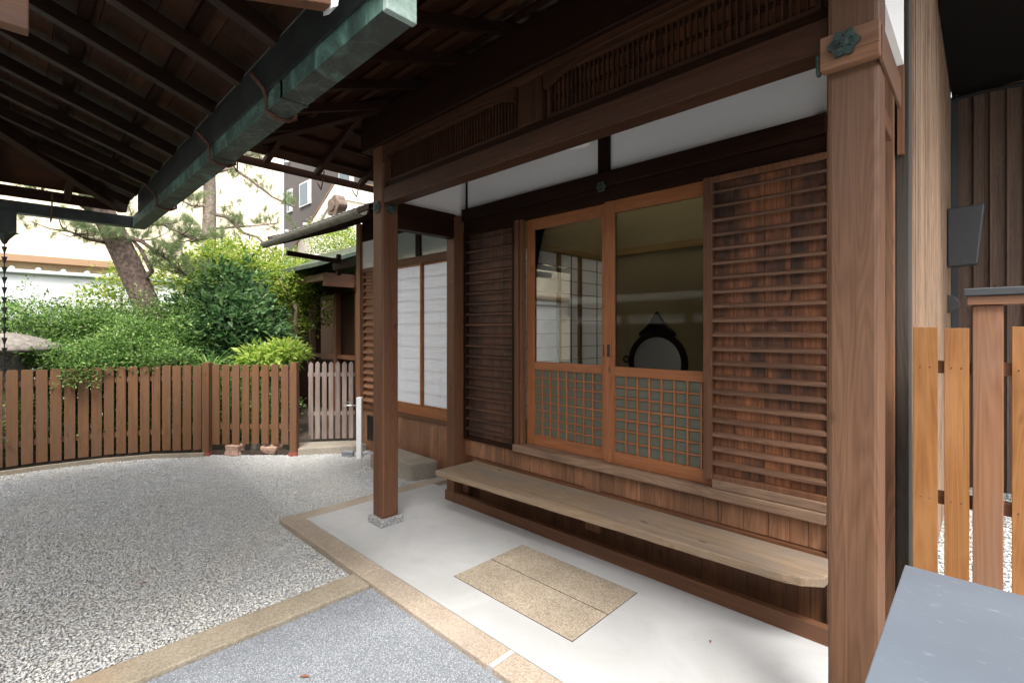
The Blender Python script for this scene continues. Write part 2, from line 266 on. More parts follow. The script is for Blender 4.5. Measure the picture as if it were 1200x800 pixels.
# ---------------------------------------------------------------- mesh helpers
class MB:
    def __init__(s): s.v = []; s.f = []
    def add(s, vs, fs):
        o = len(s.v); s.v += [tuple(v) for v in vs]; s.f += [tuple(i+o for i in f) for f in fs]; return s
    def box(s, x0, x1, y0, y1, z0, z1):
        return s.add([(x0,y0,z0),(x1,y0,z0),(x1,y1,z0),(x0,y1,z0),(x0,y0,z1),(x1,y0,z1),(x1,y1,z1),(x0,y1,z1)],
                     [(0,3,2,1),(4,5,6,7),(0,1,5,4),(1,2,6,5),(2,3,7,6),(3,0,4,7)])
    def beam(s, p0, p1, w, h, up=(0,0,1)):
        p0, p1 = Vector(p0), Vector(p1); d = (p1-p0).normalized(); u = Vector(up); r = d.cross(u).normalized(); u = r.cross(d).normalized()
        vs = []
        for p in (p0, p1):
            for a, b in ((-1,-1),(1,-1),(1,1),(-1,1)): vs.append(p + r*(w/2*a) + u*(h/2*b))
        return s.add(vs, [(3,2,1,0),(4,5,6,7),(0,1,5,4),(1,2,6,5),(2,3,7,6),(3,0,4,7)])
    def prism(s, pts, axis, a0, a1):
        """pts: 2D outline; extruded along axis"""
        n = len(pts); vs = []
        for a in (a0, a1):
            for p in pts:
                vs.append({'x': (a,p[0],p[1]), 'y': (p[0],a,p[1]), 'z': (p[0],p[1],a)}[axis])
        return s.add(vs, [tuple(range(n-1,-1,-1)), tuple(range(n,2*n))] + [(i,(i+1)%n,(i+1)%n+n,i+n) for i in range(n)])
    def tube(s, pts, rad, seg=10, cap=True):
        pts = [Vector(p) for p in pts]; rs = rad if isinstance(rad, (list, tuple)) else [rad]*len(pts); vs = []
        pu = None
        for i, p in enumerate(pts):
            d = (pts[min(i+1,len(pts)-1)] - pts[max(i-1,0)]).normalized()
            if pu is None: u = d.orthogonal().normalized()
            else: u = (pu - d*pu.dot(d)).normalized()
            pu = u; w = d.cross(u)
            for k in range(seg):
                a = 2*math.pi*k/seg; vs.append(p + (u*math.cos(a)+w*math.sin(a))*rs[i])
        fs = [(i*seg+k, i*seg+(k+1)%seg, (i+1)*seg+(k+1)%seg, (i+1)*seg+k) for i in range(len(pts)-1) for k in range(seg)]
        if cap: fs += [tuple(range(seg-1,-1,-1)), tuple(range((len(pts)-1)*seg, len(pts)*seg))]
        return s.add(vs, fs)
    def lathe(s, prof, cx, cy, seg=24, z=0):
        vs = [(cx+r*math.cos(2*math.pi*k/seg), cy+r*math.sin(2*math.pi*k/seg), z+h) for r, h in prof for k in range(seg)]
        fs = [(i*seg+k, i*seg+(k+1)%seg, (i+1)*seg+(k+1)%seg, (i+1)*seg+k) for i in range(len(prof)-1) for k in range(seg)]
        fs += [tuple(range(seg-1,-1,-1)), tuple(range((len(prof)-1)*seg, len(prof)*seg))]
        return s.add(vs, fs)
    def build(s, name, mat, parent=None, bevel=0.0, smooth=False):
        me = bpy.data.meshes.new(name); me.from_pydata(s.v, [], s.f); me.materials.append(mat); me.update()
        bm = bmesh.new(); bm.from_mesh(me); bmesh.ops.recalc_face_normals(bm, faces=bm.faces); bm.to_mesh(me); bm.free()
        if smooth:
            for p in me.polygons: p.use_smooth = True
        o = bpy.data.objects.new(name, me); COL.objects.link(o)
        if parent is not None:
            # geometry is written in world coordinates; shift the mesh so the child sits right under its parent
            o.parent = parent; o.matrix_parent_inverse = Matrix.Translation(-wloc(parent))
        if bevel:
            md = o.modifiers.new('bevel', 'BEVEL'); md.width = bevel; md.segments = 2; md.limit_method = 'ANGLE'; md.angle_limit = R(50)
            md.harden_normals = False
        return o
def wloc(o):
    v = Vector((0,0,0))
    while o is not None:
        v += o.location if o.matrix_parent_inverse == Matrix.Identity(4) else Vector((0,0,0)); 
        o = None
    return v
def tag(o, label=None, cat=None, group=None, kind=None):
    if label: o['label'] = label
    if cat: o['category'] = cat
    if group: o['group'] = group
    if kind: o['kind'] = kind
    return o
def thing(name, label, cat, loc=(0,0,0), group=None):
    o = bpy.data.objects.new(name, None); COL.objects.link(o); o.location = loc; o.empty_display_size = .1
    return tag(o, label, cat, group)
def struct(o): o['kind'] = 'structure'; return o
def fastmesh(name, verts, faces, mat, parent=None, smooth=False):
    me = bpy.data.meshes.new(name); nv = len(verts); nf, k = faces.shape
    me.vertices.add(nv); me.vertices.foreach_set('co', np.asarray(verts, dtype=np.float32).ravel())
    me.loops.add(nf*k); me.loops.foreach_set('vertex_index', faces.astype(np.int32).ravel())
    me.polygons.add(nf); me.polygons.foreach_set('loop_start', np.arange(0, nf*k, k, dtype=np.int32)); me.polygons.foreach_set('loop_total', np.full(nf, k, dtype=np.int32))
    if smooth: me.polygons.foreach_set('use_smooth', np.ones(nf, dtype=bool))
    me.materials.append(mat); me.update(calc_edges=True); me.validate()
    o = bpy.data.objects.new(name, me); COL.objects.link(o)
    if parent is not None: o.parent = parent; o.matrix_parent_inverse = Matrix.Translation(-wloc(parent))
    return o

# ---------------------------------------------------------------- ground
def sheet(name, x0, x1, y0, y1, z, mat, n=1):
    o = MB().add([(x0,y0,z),(x1,y0,z),(x1,y1,z),(x0,y1,z)], [(0,1,2,3)]).build(name, mat); return struct(o)
sheet('ground', -150, 150, -150, 150, -.05, SOIL)
sheet('gravel_bed', -7.62, 6, -7, 7.0, -.040, GRAVB)
sheet('fine_gravel_path', -2.62, 6, -7, 1.492, -.026, ASPHALT)
# porch floor of pale concrete, flush inside its kerb
MB().box(-3.9, 0.6, 1.645, 2.9, -.1, 0).build('porch_floor', CONC)['kind'] = 'structure'
bpy.data.objects['porch_floor']
def kerb(x0, x1, y0, y1, z0, z1, mat, label, group='tan stone kerbs round the porch floor', name='kerb_stone', cat='kerb stone'):
    o = MB().box(x0, x1, y0, y1, z0, z1).build(name, mat, bevel=.006)
    return tag(o, label, cat, group)
kerb(-4.05, -2.752, 1.492, 1.642, -.12, .003, KERBM, 'tan kerb stone forming the far left corner of the porch edge')
kerb(-2.745, -1.605, 1.492, 1.642, -.12, .003, KERBM, 'tan kerb stone in the middle, where the ochre strip meets the porch')
kerb(-1.575, 0.6, 1.492, 1.642, -.12, .003, KERBM, 'tan kerb stone nearest the camera at the bottom edge of the photo')
MB().box(-1.604, -1.576, 1.497, 1.642, -.12, .0).build('mortar_joint', CONC)['kind'] = 'structure'
kerb(-4.05, -3.903, 1.647, 3.15, -.12, .002, KERBM, 'narrow tan kerb stone running behind the left post to the stone block')
kerb(-2.82, -2.625, -3.0, 1.485, -.12, -.004, STRIPM, 'ochre stone strip dividing the pale gravel from the blue-grey gravel', None, 'edging_strip', 'edging strip')
for (y0, y1, lab) in ((1.89, 2.196, 'front granite slab, nearer the kerb, with a brown spot'), (2.204, 2.50, 'rear granite slab, nearer the bench, with a brown spot')):
    s_ = MB().box(-2.33, -1.432, y0, y1, -.05, .005).build('stone_slab', SLABM, bevel=.003)
    tag(s_, lab, 'stone slab', 'granite slabs let into the porch floor')
MB().box(-2.333, -1.429, 1.887, 2.503, -.05, .0022).build('slab_bedding', SOIL)['kind'] = 'structure'
# loose pebbles
def inpoly(px, py, poly):
    c = np.zeros(len(px), bool); n = len(poly)
    for i in range(n):
        x0, y0 = poly[i]; x1, y1 = poly[(i+1)%n]
        t = ((y0 > py) != (y1 > py)) & (px < (x1-x0)*(py-y0)/((y1-y0)+1e-12)+x0); c ^= t
    return c
FCURVE = [(-7.60,-1.3),(-7.58,-.35),(-7.55,.25),(-7.47,.75),(-7.27,1.22),(-6.92,1.66),(-6.13,2.44)]
def pebbles(name, poly, n, smin, smax, zb):
    xs = rng.uniform(min(p[0] for p in poly), max(p[0] for p in poly), n*3); ys = rng.uniform(min(p[1] for p in poly), max(p[1] for p in poly), n*3)
    k = inpoly(xs, ys, poly); xs, ys = xs[k][:n], ys[k][:n]; n = len(xs)
    base = np.array([[1,0,-.1],[.35,.95,.1],[-.7,.7,-.1],[-1,-.1,.1],[-.4,-.95,-.05],[.6,-.75,.1],[.1,.1,.75],[0,0,-.7]])
    F = np.array([[0,1,6],[1,2,6],[2,3,6],[3,4,6],[4,5,6],[5,0,6],[1,0,7],[2,1,7],[3,2,7],[4,3,7],[5,4,7],[0,5,7]])
    s = rng.uniform(smin, smax, (n,1,1)); sc = s*np.concatenate([rng.uniform(.8,1.15,(n,1,1)), rng.uniform(.65,1.0,(n,1,1)), rng.uniform(.35,.6,(n,1,1))], 2)
    v = (base[None]+rng.normal(0,.16,(n,8,3)))*sc
    a = rng.uniform(0, 2*np.pi, n); tx = rng.normal(0,.28,n); ty = rng.normal(0,.28,n)
    def rot(v, ang, i, j):
        c, s_ = np.cos(ang)[:,None], np.sin(ang)[:,None]; o = v.copy(); o[:,:,i] = c*v[:,:,i]-s_*v[:,:,j]; o[:,:,j] = s_*v[:,:,i]+c*v[:,:,j]; return o
    v = rot(rot(rot(v, tx, 1, 2), ty, 0, 2), a, 0, 1)
    v += np.stack([xs, ys, zb + rng.uniform(0,.007,n)], 1)[:,None]
    f = (F[None] + (np.arange(n)*8)[:,None,None]).reshape(-1,3)
    return fastmesh(name, v.reshape(-1,3), f, PEBBLE)
p1 = pebbles('loose_gravel', [(-2.83,-1.2),(-2.83,1.48),(-4.06,1.48),(-4.06,3.1),(-5.9,3.1),(-6.1,2.47),(-6.88,1.72),(-7.22,1.27),(-7.42,.78),(-7.5,.25),(-7.53,-1.2)], 150000, .0055, .0125, -.037)
tag(p1, 'pale grey crushed stone gravel covering the courtyard', 'gravel', kind='stuff')
p2 = pebbles('side_gravel', [(-.24,2.65),(1.2,2.65),(1.2,6.5),(-.24,6.5)], 16000, .007, .014, -.03)
tag(p2, 'grey gravel seen between the golden boards on the right', 'gravel', kind='stuff')
# planting bed behind the fence and its stone edging
bed = MB(); bp_ = [(x-.02,y) for x,y in FCURVE] + [(-5.95,3.0),(-6.0,7),(-11,7),(-11,-4),(-7.62,-4)]
bed.prism(bp_, 'z', -.06, .02); struct(bed.build('planting_bed', SOIL))
ed = MB(); off = [(x+.075, y-.02) for x,y in FCURVE[:-1]]
for a, b_ in zip(off[:-1], off[1:]): ed.beam((a[0],a[1],-.015), (b_[0],b_[1],-.015), .045, .06)
tag(ed.build('bed_edging', STRIPM), 'thin curved stone edging between the gravel and the brown picket fence', 'edging')

# ---------------------------------------------------------------- main building
B = thing('porch_building', 'dark timber Japanese house with louvred shutters, sliding doors and deep porch', 'house')
XL, XR = -3.42, -.56
ROOFZ = lambda y: 2.86+.364*(y-1.05)
def emblem(cx, cy, cz, nrm, parent, r=.045):
    """six-lobed copper nail cover"""
    mb = MB(); n = 48; pts = []
    for k in range(n):
        a = 2*math.pi*k/n; am = a%(math.pi/3); rr = r*math.cos(math.pi/6)/math.cos(am-math.pi/6)*(1-.10*(0.5-0.5*math.cos(6*a))**2); pts.append((rr*math.cos(a), rr*math.sin(a)))
    if nrm == '-y': mb.prism([(cx+p, cz+q) for p, q in pts], 'y', cy-.012, cy)
    else: mb.prism([(cy+p, cz+q) for p, q in pts], 'x', cx, cx+.012)
    for k in range(7):
        a = 2*math.pi*k/6+.5; q = .55*r if k < 6 else 0; rad = .005 if k < 6 else .016
        if nrm == '-y': mb.tube([(cx+q*math.cos(a), cy-.011, cz+q*math.sin(a)), (cx+q*math.cos(a), cy-.018-(.008 if k == 6 else 0), cz+q*math.sin(a))], [rad, rad*.5], 8)
        else: mb.tube([(cx+.011, cy+q*math.cos(a), cz+q*math.sin(a)), (cx+.018+(.008 if k == 6 else 0), cy+q*math.cos(a), cz+q*math.sin(a))], [rad, rad*.5], 8)
    return mb.build('nail_cover', EMBM, parent, smooth=False)
EMBM = simple('weathered_bronze', (.065,.10,.085), .55, .5, nscale=40, c2=(.025,.035,.03), bump=.5)
# porch posts
def post(x0, x1, y0, y1, lab, mat):
    p = MB().box(x0, x1, y0, y1, .055, 3.2).build('post', mat, B, bevel=.014); p['label'] = lab
    MB().prism([(x0-.028,y0-.028),(x1+.028,y0-.028),(x1+.028,y1+.028),(x0-.028,y1+.028)], 'z', -.02, .055).build('base_stone', GRANITE, p, bevel=.006)
    return p
pl = post(-3.465, -3.318, 1.985, 2.128, 'left porch post on a speckled granite foot', W_MID('z'))
pr = post(-.392, -.247, 1.97, 2.115, 'broad right porch post close to the camera', W_POST('z'))
# main beam between posts, transom lattice, upper beam
MB().box(-3.318, -.392, 1.99, 2.10, 2.482, 2.60).build('main_beam', W_BEAM('x'), B, bevel=.005)
MB().box(-3.318, -.392, 2.012, 2.085, 2.602, 2.645).build('transom_sill', W_DARK('x'), B, bevel=.003)
MB().box(-3.6, 0.35, 1.96, 2.13, 2.93, 3.20).build('eave_beam', W_DARK('x'), B, bevel=.006)
MB().box(-3.318, -.392, 1.985, 2.085, 2.885, 2.928).build('upper_rail', W_BEAM('x'), B, bevel=.003)
def ranma(x0, x1):
    f = MB(); f.box(x0, x1, 2.02, 2.075, 2.648, 2.668).box(x0, x1, 2.02, 2.075, 2.862, 2.882).box(x0, x0+.02, 2.02, 2.075, 2.668, 2.862).box(x1-.02, x1, 2.02, 2.075, 2.668, 2.862)
    fr = f.build('transom_lattice', W_BEAM('x'), B, bevel=.002)
    b = MB(); n = int((x1-x0-.04)/.027); 
    for i in range(1, n): 
        x = x0+.02+(x1-x0-.04)*i/n; b.box(x-.0038, x+.0038, 2.030, 2.045, 2.668, 2.862)
    for z in (2.684, 2.755, 2.770, 2.846): b.box(x0+.02, x1-.02, 2.046, 2.055, z-.004, z+.004)
    b.build('lattice_bars', W_BEAM('z'), fr)
    MB().box(x0+.02, x1-.02, 2.075, 2.083, 2.65, 2.88).build('backing_board', W_CHAR('z'), fr)
ranma(-1.70, -.42); ranma(-3.28, -1.90)
st = MB().box(-1.895, -1.72, 2.0, 2.07, 2.645, 2.885); st.build('strut', W_BEAM('z'), B, bevel=.004)
for sx, x0 in ((1, -1.70), (-1, -1.915)):          # carved, curved brackets beside the strut
    pts = [(x0, 2.885)] + [(x0+sx*.34*t, 2.885-.085*(1-t)**1.8) for t in [i/10 for i in range(11)]]
    MB().prism(pts, 'y', 1.985, 2.018).build('curved_bracket', W_BEAM('x'), B, bevel=.003)
for x0 in (-3.318,):
    pts = [(x0, 2.885)] + [(x0+.34*t, 2.885-.085*(1-t)**1.8) for t in [i/10 for i in range(11)]]
    MB().prism(pts, 'y', 1.985, 2.018).build('curved_bracket', W_BEAM('x'), B, bevel=.003)
# cap on the right post with bronze covers + tie beams back to the wall
cap = MB().box(-.405, -.240, 1.925, 1.969, 2.385, 2.498); cap = cap.build('beam_end', W_GPOST('x'), B, bevel=.004)
emblem(-.335, 1.925, 2.452, '-y', cap, .047)
MB().box(-.246, -.236, 1.955, 2.44, 2.375, 2.49).build('tie_board', W_POST('y'), B, bevel=.002)
MB().box(-.36, -.262, 2.1155, 2.42, 2.25, 2.32).build('tie_beam', W_MID('y'), B, bevel=.004)
em2 = MB().box(-.420,-.4055,1.935,1.96,2.38,2.45).build('nail_cover', EMBM, cap, bevel=.005)
# left post tie beam back to wall and nail covers
MB().box(-3.43, -3.335, 2.128, 2.72, 2.315, 2.525).build('tie_beam', W_DARK('y'), B, bevel=.005)
emblem(-3.39, 1.984, 2.46, '-y', B, .05); emblem(-3.317, 2.055, 2.46, '+x', B, .05)
MB().box(-3.348, -3.336, 2.845, 2.858, 2.577, 3.08).build('corner_batten', W_DARK('z'), B)
MB().box(-3.40, -3.37, 2.128, 2.86, 2.527, 3.08).build('side_plaster', PLASTER, B)
# front wall: corner posts, sill, nageshi, plaster
MB().box(-3.465, -3.335, 2.72, 2.86, 0.0, 2.52).build('corner_post', W_MID('z'), B, bevel=.006)
MB().box(-3.352, -3.334, 2.700, 2.7195, 0.0, 2.50).build('corner_batten', W_MID('z'), B, bevel=.004)
MB().box(-.56, -.295, 2.80, 2.95, 0.0, 4.6).build('corner_post', W_PANEL('z'), B, bevel=.006)
MB().box(-.293, -.246, 2.825, 2.95, -.03, 5.0).build('corner_board', W_MOSS('z'), B, bevel=.003)
MB().box(-3.335, -.56, 2.785, 2.90, 2.475, 2.575).build('head_beam', W_DARK('x'), B, bevel=.004)
MB().box(-3.335, -.56, 2.812, 2.90, 2.385, 2.473).build('head_rail', W_DARK('x'), B, bevel=.003)
MB().box(-3.37, -.56, 2.86, 2.95, 2.577, 3.08).build('upper_plaster', PLASTER, B)
MB().box(-1.925, -1.835, 2.83, 2.859, 2.577, 3.2).build('strut', W_DARK('z'), B, bevel=.004)
emblem(-1.86, 2.783, 2.475, '-y', B, .038)
MB().box(-2.698, -.56, 2.775, 2.90, .548, .603).build('sill', W_SILL('x'), B, bevel=.004)
MB().box(-1.12, -.56, 2.79, 2.86, .605, .655).build('shutter_track', W_SILL('x'), B, bevel=.004)
# wainscot planks: upper and lower row
def planks(x0, x1, y0, y1, z0, z1, w, mat, name, parent, gap=.002, jit=.25):
    m = MB(); x = x0
    while x < x1-.01:
        e = min(x1, x+w*random.uniform(1-jit, 1+jit)); 
        if x1-e < w*.4: e = x1
        m.box(x, e-gap, y0+random.uniform(0,.003), y1, z0, z1); x = e
    return m.build(name, mat, parent, bevel=.0015)
planks(-3.333, -2.02, 2.832, 2.86, .40, .544, .085, W_PANEL('z'), 'wainscot', B)
MB().box(-2.02, -1.90, 2.815, 2.86, .11, .547).build('wainscot_stud', W_PANEL('z'), B, bevel=.002)
planks(-1.90, -.562, 2.832, 2.86, .40, .547, .105, W_PANEL('z'), 'wainscot', B)
planks(-3.333, -.562, 2.838, 2.86, .0, .398, .075, W_MID('z'), 'lower_boarding', B)
MB().box(-3.47, -.5, 2.705, 2.75, .0, .085).build('kick_board', W_MID('x'), B, bevel=.003)
MB().box(-3.47, -3.42, 2.752, 2.84, .0, .085).build('kick_board', W_MID('y'), B, bevel=.003)
# louvred shutters (deep horizontal slats over vertical boards)
def louvre(x0, x1, yf, z0, z1, n, stile, mats, lab, left=.03, right=.03):
    fr = MB(); fr.box(x0, x0+left, yf-.010, yf+.04, z0, z1); 
    if right: fr.box(x1-right, x1, yf-.010, yf+.04, z0, z1)
    fr.box(x0+left, x1-right, yf-.006, yf+.04, z0, z0+.03).box(x0+left, x1-right, yf-.004, yf+.04, z1-.035, z1)
    f = fr.build('louvred_shutter', mats[0], B, bevel=.003); f['label'] = lab
    planks(x0+left, x1-right, yf+.028, yf+.045, z0+.03, z1-.035, .15, mats[1], 'back_boards', f, jit=.3)
    s = MB()
    for i in range(n):
        z = z0+.05+(z1-z0-.10)*(i+.5)/n
        s.add([(x0+left,yf-.006,z-.010),(x1-right,yf-.006,z-.010),(x1-right,yf+.026,z+.004),(x0+left,yf+.026,z+.004),
               (x0+left,yf-.006,z+.004),(x1-right,yf-.006,z+.004),(x1-right,yf+.026,z+.018),(x0+left,yf+.026,z+.018)],
              [(0,3,2,1),(4,5,6,7),(0,1,5,4),(1,2,6,5),(2,3,7,6),(3,0,4,7)])
    s.build('slats', mats[2], f, bevel=.001)
louvre(-1.17, -.56, 2.80, .655, 2.384, 20, 0, (W_MID('z'), W_CHAR('z'), W_SLAT('x')), 'wide louvred shutter between the glass doors and the right post', left=.052, right=.0)
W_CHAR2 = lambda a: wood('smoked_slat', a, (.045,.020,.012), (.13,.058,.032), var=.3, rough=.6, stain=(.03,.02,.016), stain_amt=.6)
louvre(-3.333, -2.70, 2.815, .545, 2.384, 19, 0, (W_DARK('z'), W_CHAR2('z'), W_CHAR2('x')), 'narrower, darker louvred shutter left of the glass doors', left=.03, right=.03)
MB().box(-2.698, -2.655, 2.80, 2.86, .604, 2.384).box(-2.65, -2.625, 2.81, 2.86, .604, 2.384).build('door_jamb', W_MID('z'), B, bevel=.003)
# sliding doors
def door(x0, x1, yf, sl, sr, lab, cols, rows):
    z0, z1 = .606, 2.383; zm0, zm1, zb = 1.20, 1.262, .69
    d = MB(); d.box(x0, x0+sl, yf, yf+.032, z0, z1).box(x1-sr, x1, yf, yf+.032, z0, z1); 
    dd = d.build('sliding_door', W_DOOR('z'), B, bevel=.002); dd['label'] = lab
    a, b_ = x0+sl+.0005, x1-sr-.0005
    for nm, za, zc in (('bottom_rail', z0, zb), ('middle_rail', zm0, zm1), ('top_rail', z1-.085, z1)): MB().box(a, b_, yf+.002, yf+.030, za, zc).build(nm, W_DOOR('x'), dd, bevel=.002)
    g = MB()
    for i in range(1, cols): x = a+(b_-a)*i/cols; g.box(x-.0055, x+.0055, yf+.004, yf+.016, zb, zm0)
    g.build('lattice_uprights', W_DOOR('z'), dd)
    g = MB()
    for i in range(1, rows): z = zb+(zm0-zb)*i/rows; g.box(a, b_, yf+.007, yf+.0145, z-.005, z+.005)
    g.build('lattice_crossbars', W_DOOR('x'), dd)
    MB().box(a, b_, yf+.019, yf+.023, zb, zm0).build('frosted_pane', FROST, dd)
    MB().box(a, b_, yf+.014, yf+.017, zm1, z1-.085).build('glass_pane', GLASS, dd)
    return dd
d1 = door(-2.622, -1.853, 2.868, .075, .062, 'left glass sliding door with a square lattice below', 8, 8)
d2 = door(-1.872, -1.115, 2.832, .08, .0, 'right glass sliding door with a square lattice below', 8, 7)
for dd, x in ((d1, -1.893), (d2, -1.838)):
    yf = 2.868 if dd is d1 else 2.832
    MB().box(x-.010, x+.010, yf-.0022, yf+.002, 1.325, 1.41).build('finger_pull', BLACK, dd, bevel=.001)
# interior room
MB().box(-3.4, -.35, 2.93, 5.4, .55, .60).build('room_floor', TATAMI, B)
MB().box(-3.4, -.35, 5.2, 5.3, .6, 3.2).build('room_back_wall', TAN, B)
MB().box(-.60, -.5, 2.96, 5.2, .6, 3.2).build('room_side_wall', TAN, B)
MB().box(-3.4, -3.32, 2.905, 5.2, 2.40, 3.2).build('room_side_wall', TAN, B)
MB().box(-3.4, -.5, 2.955, 5.2, 3.0, 3.01).build('room_ceiling', papermat('light_passing_ceiling', (.62,.58,.50), .45), B)  # ceiling made translucent only to pass even sky light into the room
MB().box(-3.32, -.6, 5.16, 5.199, 2.42, 2.50).build('room_beam', W_INT('x'), B, bevel=.003)
fr = MB()
fr.box(-3.33,-3.27,2.905,5.2,2.34,2.40)
for y in (2.98, 3.50, 4.10, 4.12+.36, 5.15): fr.box(-3.32,-3.285,y,y+.045,.6,2.34)
isf = fr.build('room_shoji', W_INT('y'), B, bevel=.002)
g = MB()
for z in [0.75+.145*i for i in range(11)]: g.box(-3.31,-3.30,3.0,5.2,z-.004,z+.004)
for y in (3.25, 3.75, 4.35, 4.85): g.box(-3.312,-3.302,y-.004,y+.004,.6,2.34)
g.build('shoji_muntins', W_INT('y'), isf)
MB().box(-3.335,-3.325,2.905,5.2,.6,2.34).build('shoji_paper', PAPER_IN, isf)
# porch ceiling, roof, rafters
rf = MB()
for i in range(11):
    x = .30-.45*i
    if x < -4.1: continue
    ye = 3.0 if x > -3.2 else 1.05+(x+4.25)
    rf.beam((x, 1.05, ROOFZ(1.05)+.025), (x, ye, ROOFZ(ye)+.025), .045, .055)
for i in range(7):
    y = 1.45+.42*i; xe = min(-3.3, -4.22+(y-1.02)); rf.beam((-4.22, y, 2.885), (xe, y, 2.885+.364*(xe+4.22)), .042, .05)
rf.beam((-4.25,1.02,2.87),(-3.25,2.02,3.235),.07,.09)
rf.build('rafters', W_DARK('y'), B, bevel=.003)
bt = MB()
for i in range(9):
    y = 1.15+.21*i; bt.beam((-4.22+(y-1.02), y, ROOFZ(y)+.07), (.38, y, ROOFZ(y)+.07), .035, .022)
for i in range(5):
    x = -4.1+.2*i; bt.beam((x, 1.05+(x+4.22), 2.93+.364*(x+4.22)), (x, 4.1, 2.93+.364*(x+4.22)), .035, .022)
bt.build('roof_battens', W_SOFF('x'), B)
rb = MB(); X0, Y0 = -4.24, 1.03
def rz(d): return 2.945+.364*d
D = 3.2
for o_ in (0, .10):
    pass
# roof deck: near slope and side slope, with real thickness
def slab4(mb, pts, t):
    vs = [Vector(p) for p in pts] + [Vector(p)+Vector((0,0,t)) for p in pts]
    mb.add(vs, [(3,2,1,0),(4,5,6,7),(0,1,5,4),(1,2,6,5),(2,3,7,6),(3,0,4,7)])
slab4(rb, [(X0,Y0,rz(0)),(.42,Y0,rz(0)),(.42,Y0+D,rz(D)),(X0+D,Y0+D,rz(D))], .10)
rb.build('roof_deck', W_SOFF('x'), B)
rb = MB(); slab4(rb, [(X0,3.25,rz(0)),(X0,Y0,rz(0)),(X0+1.6,Y0+1.6,rz(1.6)),(X0+1.6,3.25,rz(1.6))], .10); rb.build('roof_deck', W_SOFF('y'), B)
MB().box(-3.33, -.4, 2.14, 2.85, 3.09, 3.11).build('porch_ceiling', W_DARK('x'), B)
# far side eave board held off the deck, light shows through the slits
eb = MB().beam((-4.335, .98, 2.90), (-4.335, 3.5, 2.895), .035, .06).build('eave_board', W_DARK('y'), B, bevel=.003)
for y in (1.25, 1.95, 2.3): MB().tube([(-4.24,y,2.93),(-4.33,y+.02,2.83),(-4.37,y+.03,2.80),(-4.40,y+.0,2.87)], .006, 6).build('gutter_hook', IRON, eb)
# plaster gable side above the side wall, side wall of pale boards
MB().box(-.31, -.262, 2.13, 2.82, 2.70, 4.5).build('side_plaster', PLASTER, B)
MB().box(-.285, -.262, 2.80, 2.824, 2.30, 4.5).build('corner_batten', W_GPOST('z'), B)
pw = MB(); y = 2.955
while y < 6.55:
    e = min(6.55, y+random.uniform(.03,.05)); pw.box(-.40, -.246+random.uniform(-.003,.003), y, e-.003, -.03, 5.2); y = e
pw.build('side_boarding', W_PALE('z'), B, bevel=.002)
# white ceiling lamp cover behind the beam
lc = MB().lathe([(.001,0),(.10,.0),(.112,.012),(.112,.09),(.10,.11),(.001,.11)], -1.86, 2.47, 16, 2.68).build('ceiling_lamp', WHITEM, B, smooth=False)

# bench along the wall
bn = thing('bench', 'long weathered plank bench running below the lattice doors', 'bench', (-1.9, 2.55, 0))
# irregular front edge
nseg = 26; pts = [(-3.17+2.50*i/nseg, 2.378+.100*i/nseg+random.uniform(-.0035,.0025)) for i in range(nseg+1)]
me = MB().prism(pts+[(-.60,2.50),(-.52,2.56),(-.50,2.80),(-3.165,2.80)], 'z', .340, .384)
me.build('seat', W_BENCH('x'), bn, bevel=.006)
MB().box(-3.18, -.56, 2.802, 2.83, .30, .396).build('back_rail', W_MID('x'), bn)
for x in (-3.30, -.50):
    MB().box(x, x+.07, 2.77, 2.80, .085, .337).build('leg', W_MID('z'), bn, bevel=.003)

# stepping stone
sb = MB().prism([(-4.95,2.80),(-4.19,2.835),(-4.12,3.12),(-4.95,3.14)], 'z', -.05, .15).build('stepping_stone', BLOCKM, bevel=.02)
tag(sb, 'rough grey stone block below the white paper screens', 'stone step')

# ---------------------------------------------------------------- wing with the paper screens
Wg = thing('side_wing', 'low timber wing with white paper screens and tiled eave behind the left post', 'house', (0,0,0))
yw = 3.2
def pl2(x0, x1, z0, z1, w, mat, name='wainscot'): return planks(x0, x1, yw+.012, yw+.04, z0, z1, w, mat, name, Wg)
pl2(-5.84, -3.5, -.03, .50, .20, W_PANEL('z'))
MB().box(-5.84, -3.5, yw-.01, yw+.04, .502, .548).build('wainscot_rail', W_MID('x'), Wg, bevel=.003)
MB().box(-5.2, -3.5, yw-.005, yw+.04, .550, .652).build('screen_sill', W_DOOR('x'), Wg, bevel=.003)
MB().box(-5.2, -5.12, yw-.012, yw+.04, .653, 2.9).build('stud', W_MID('z'), Wg, bevel=.003)
MB().box(-5.94, -5.84, yw-.04, yw+.1, -.03, 2.9).build('corner_post', W_GPOST('z'), Wg, bevel=.004)
MB().box(-5.12, -3.5, yw-.008, yw+.04, 2.262, 2.345).build('head_rail', W_MID('x'), Wg, bevel=.003)
MB().box(-5.84, -3.5, yw-.008, yw+.04, 2.66, 2.95).build('head_beam', W_DARK('x'), Wg, bevel=.003)
def shoji(x0, x1, y, lab):
    f = MB().box(x0, x0+.028, y, y+.025, .653, 2.261).box(x1-.028, x1, y, y+.025, .653, 2.261).box(x0+.028, x1-.028, y, y+.025, .653, .672).box(x0+.028, x1-.028, y, y+.025, 2.24, 2.261)
    f = f.build('paper_screen', W_DOOR('z'), Wg, bevel=.002); f['label'] = lab
    MB().box(x0+.028, x1-.028, y+.006, y+.009, .672, 2.24).build('paper', PAPER, f)
    g = MB()
    for i in range(1, 12): z = .672+1.568*i/12; g.box(x0+.028, x1-.028, y+.010, y+.018, z-.003, z+.003)
    for i in range(1, 4): x = x0+.028+(x1-x0-.056)*i/4; g.box(x-.003, x+.003, y+.010, y+.018, .672, 2.24)
    g.build('muntins', W_INT('z'), f)
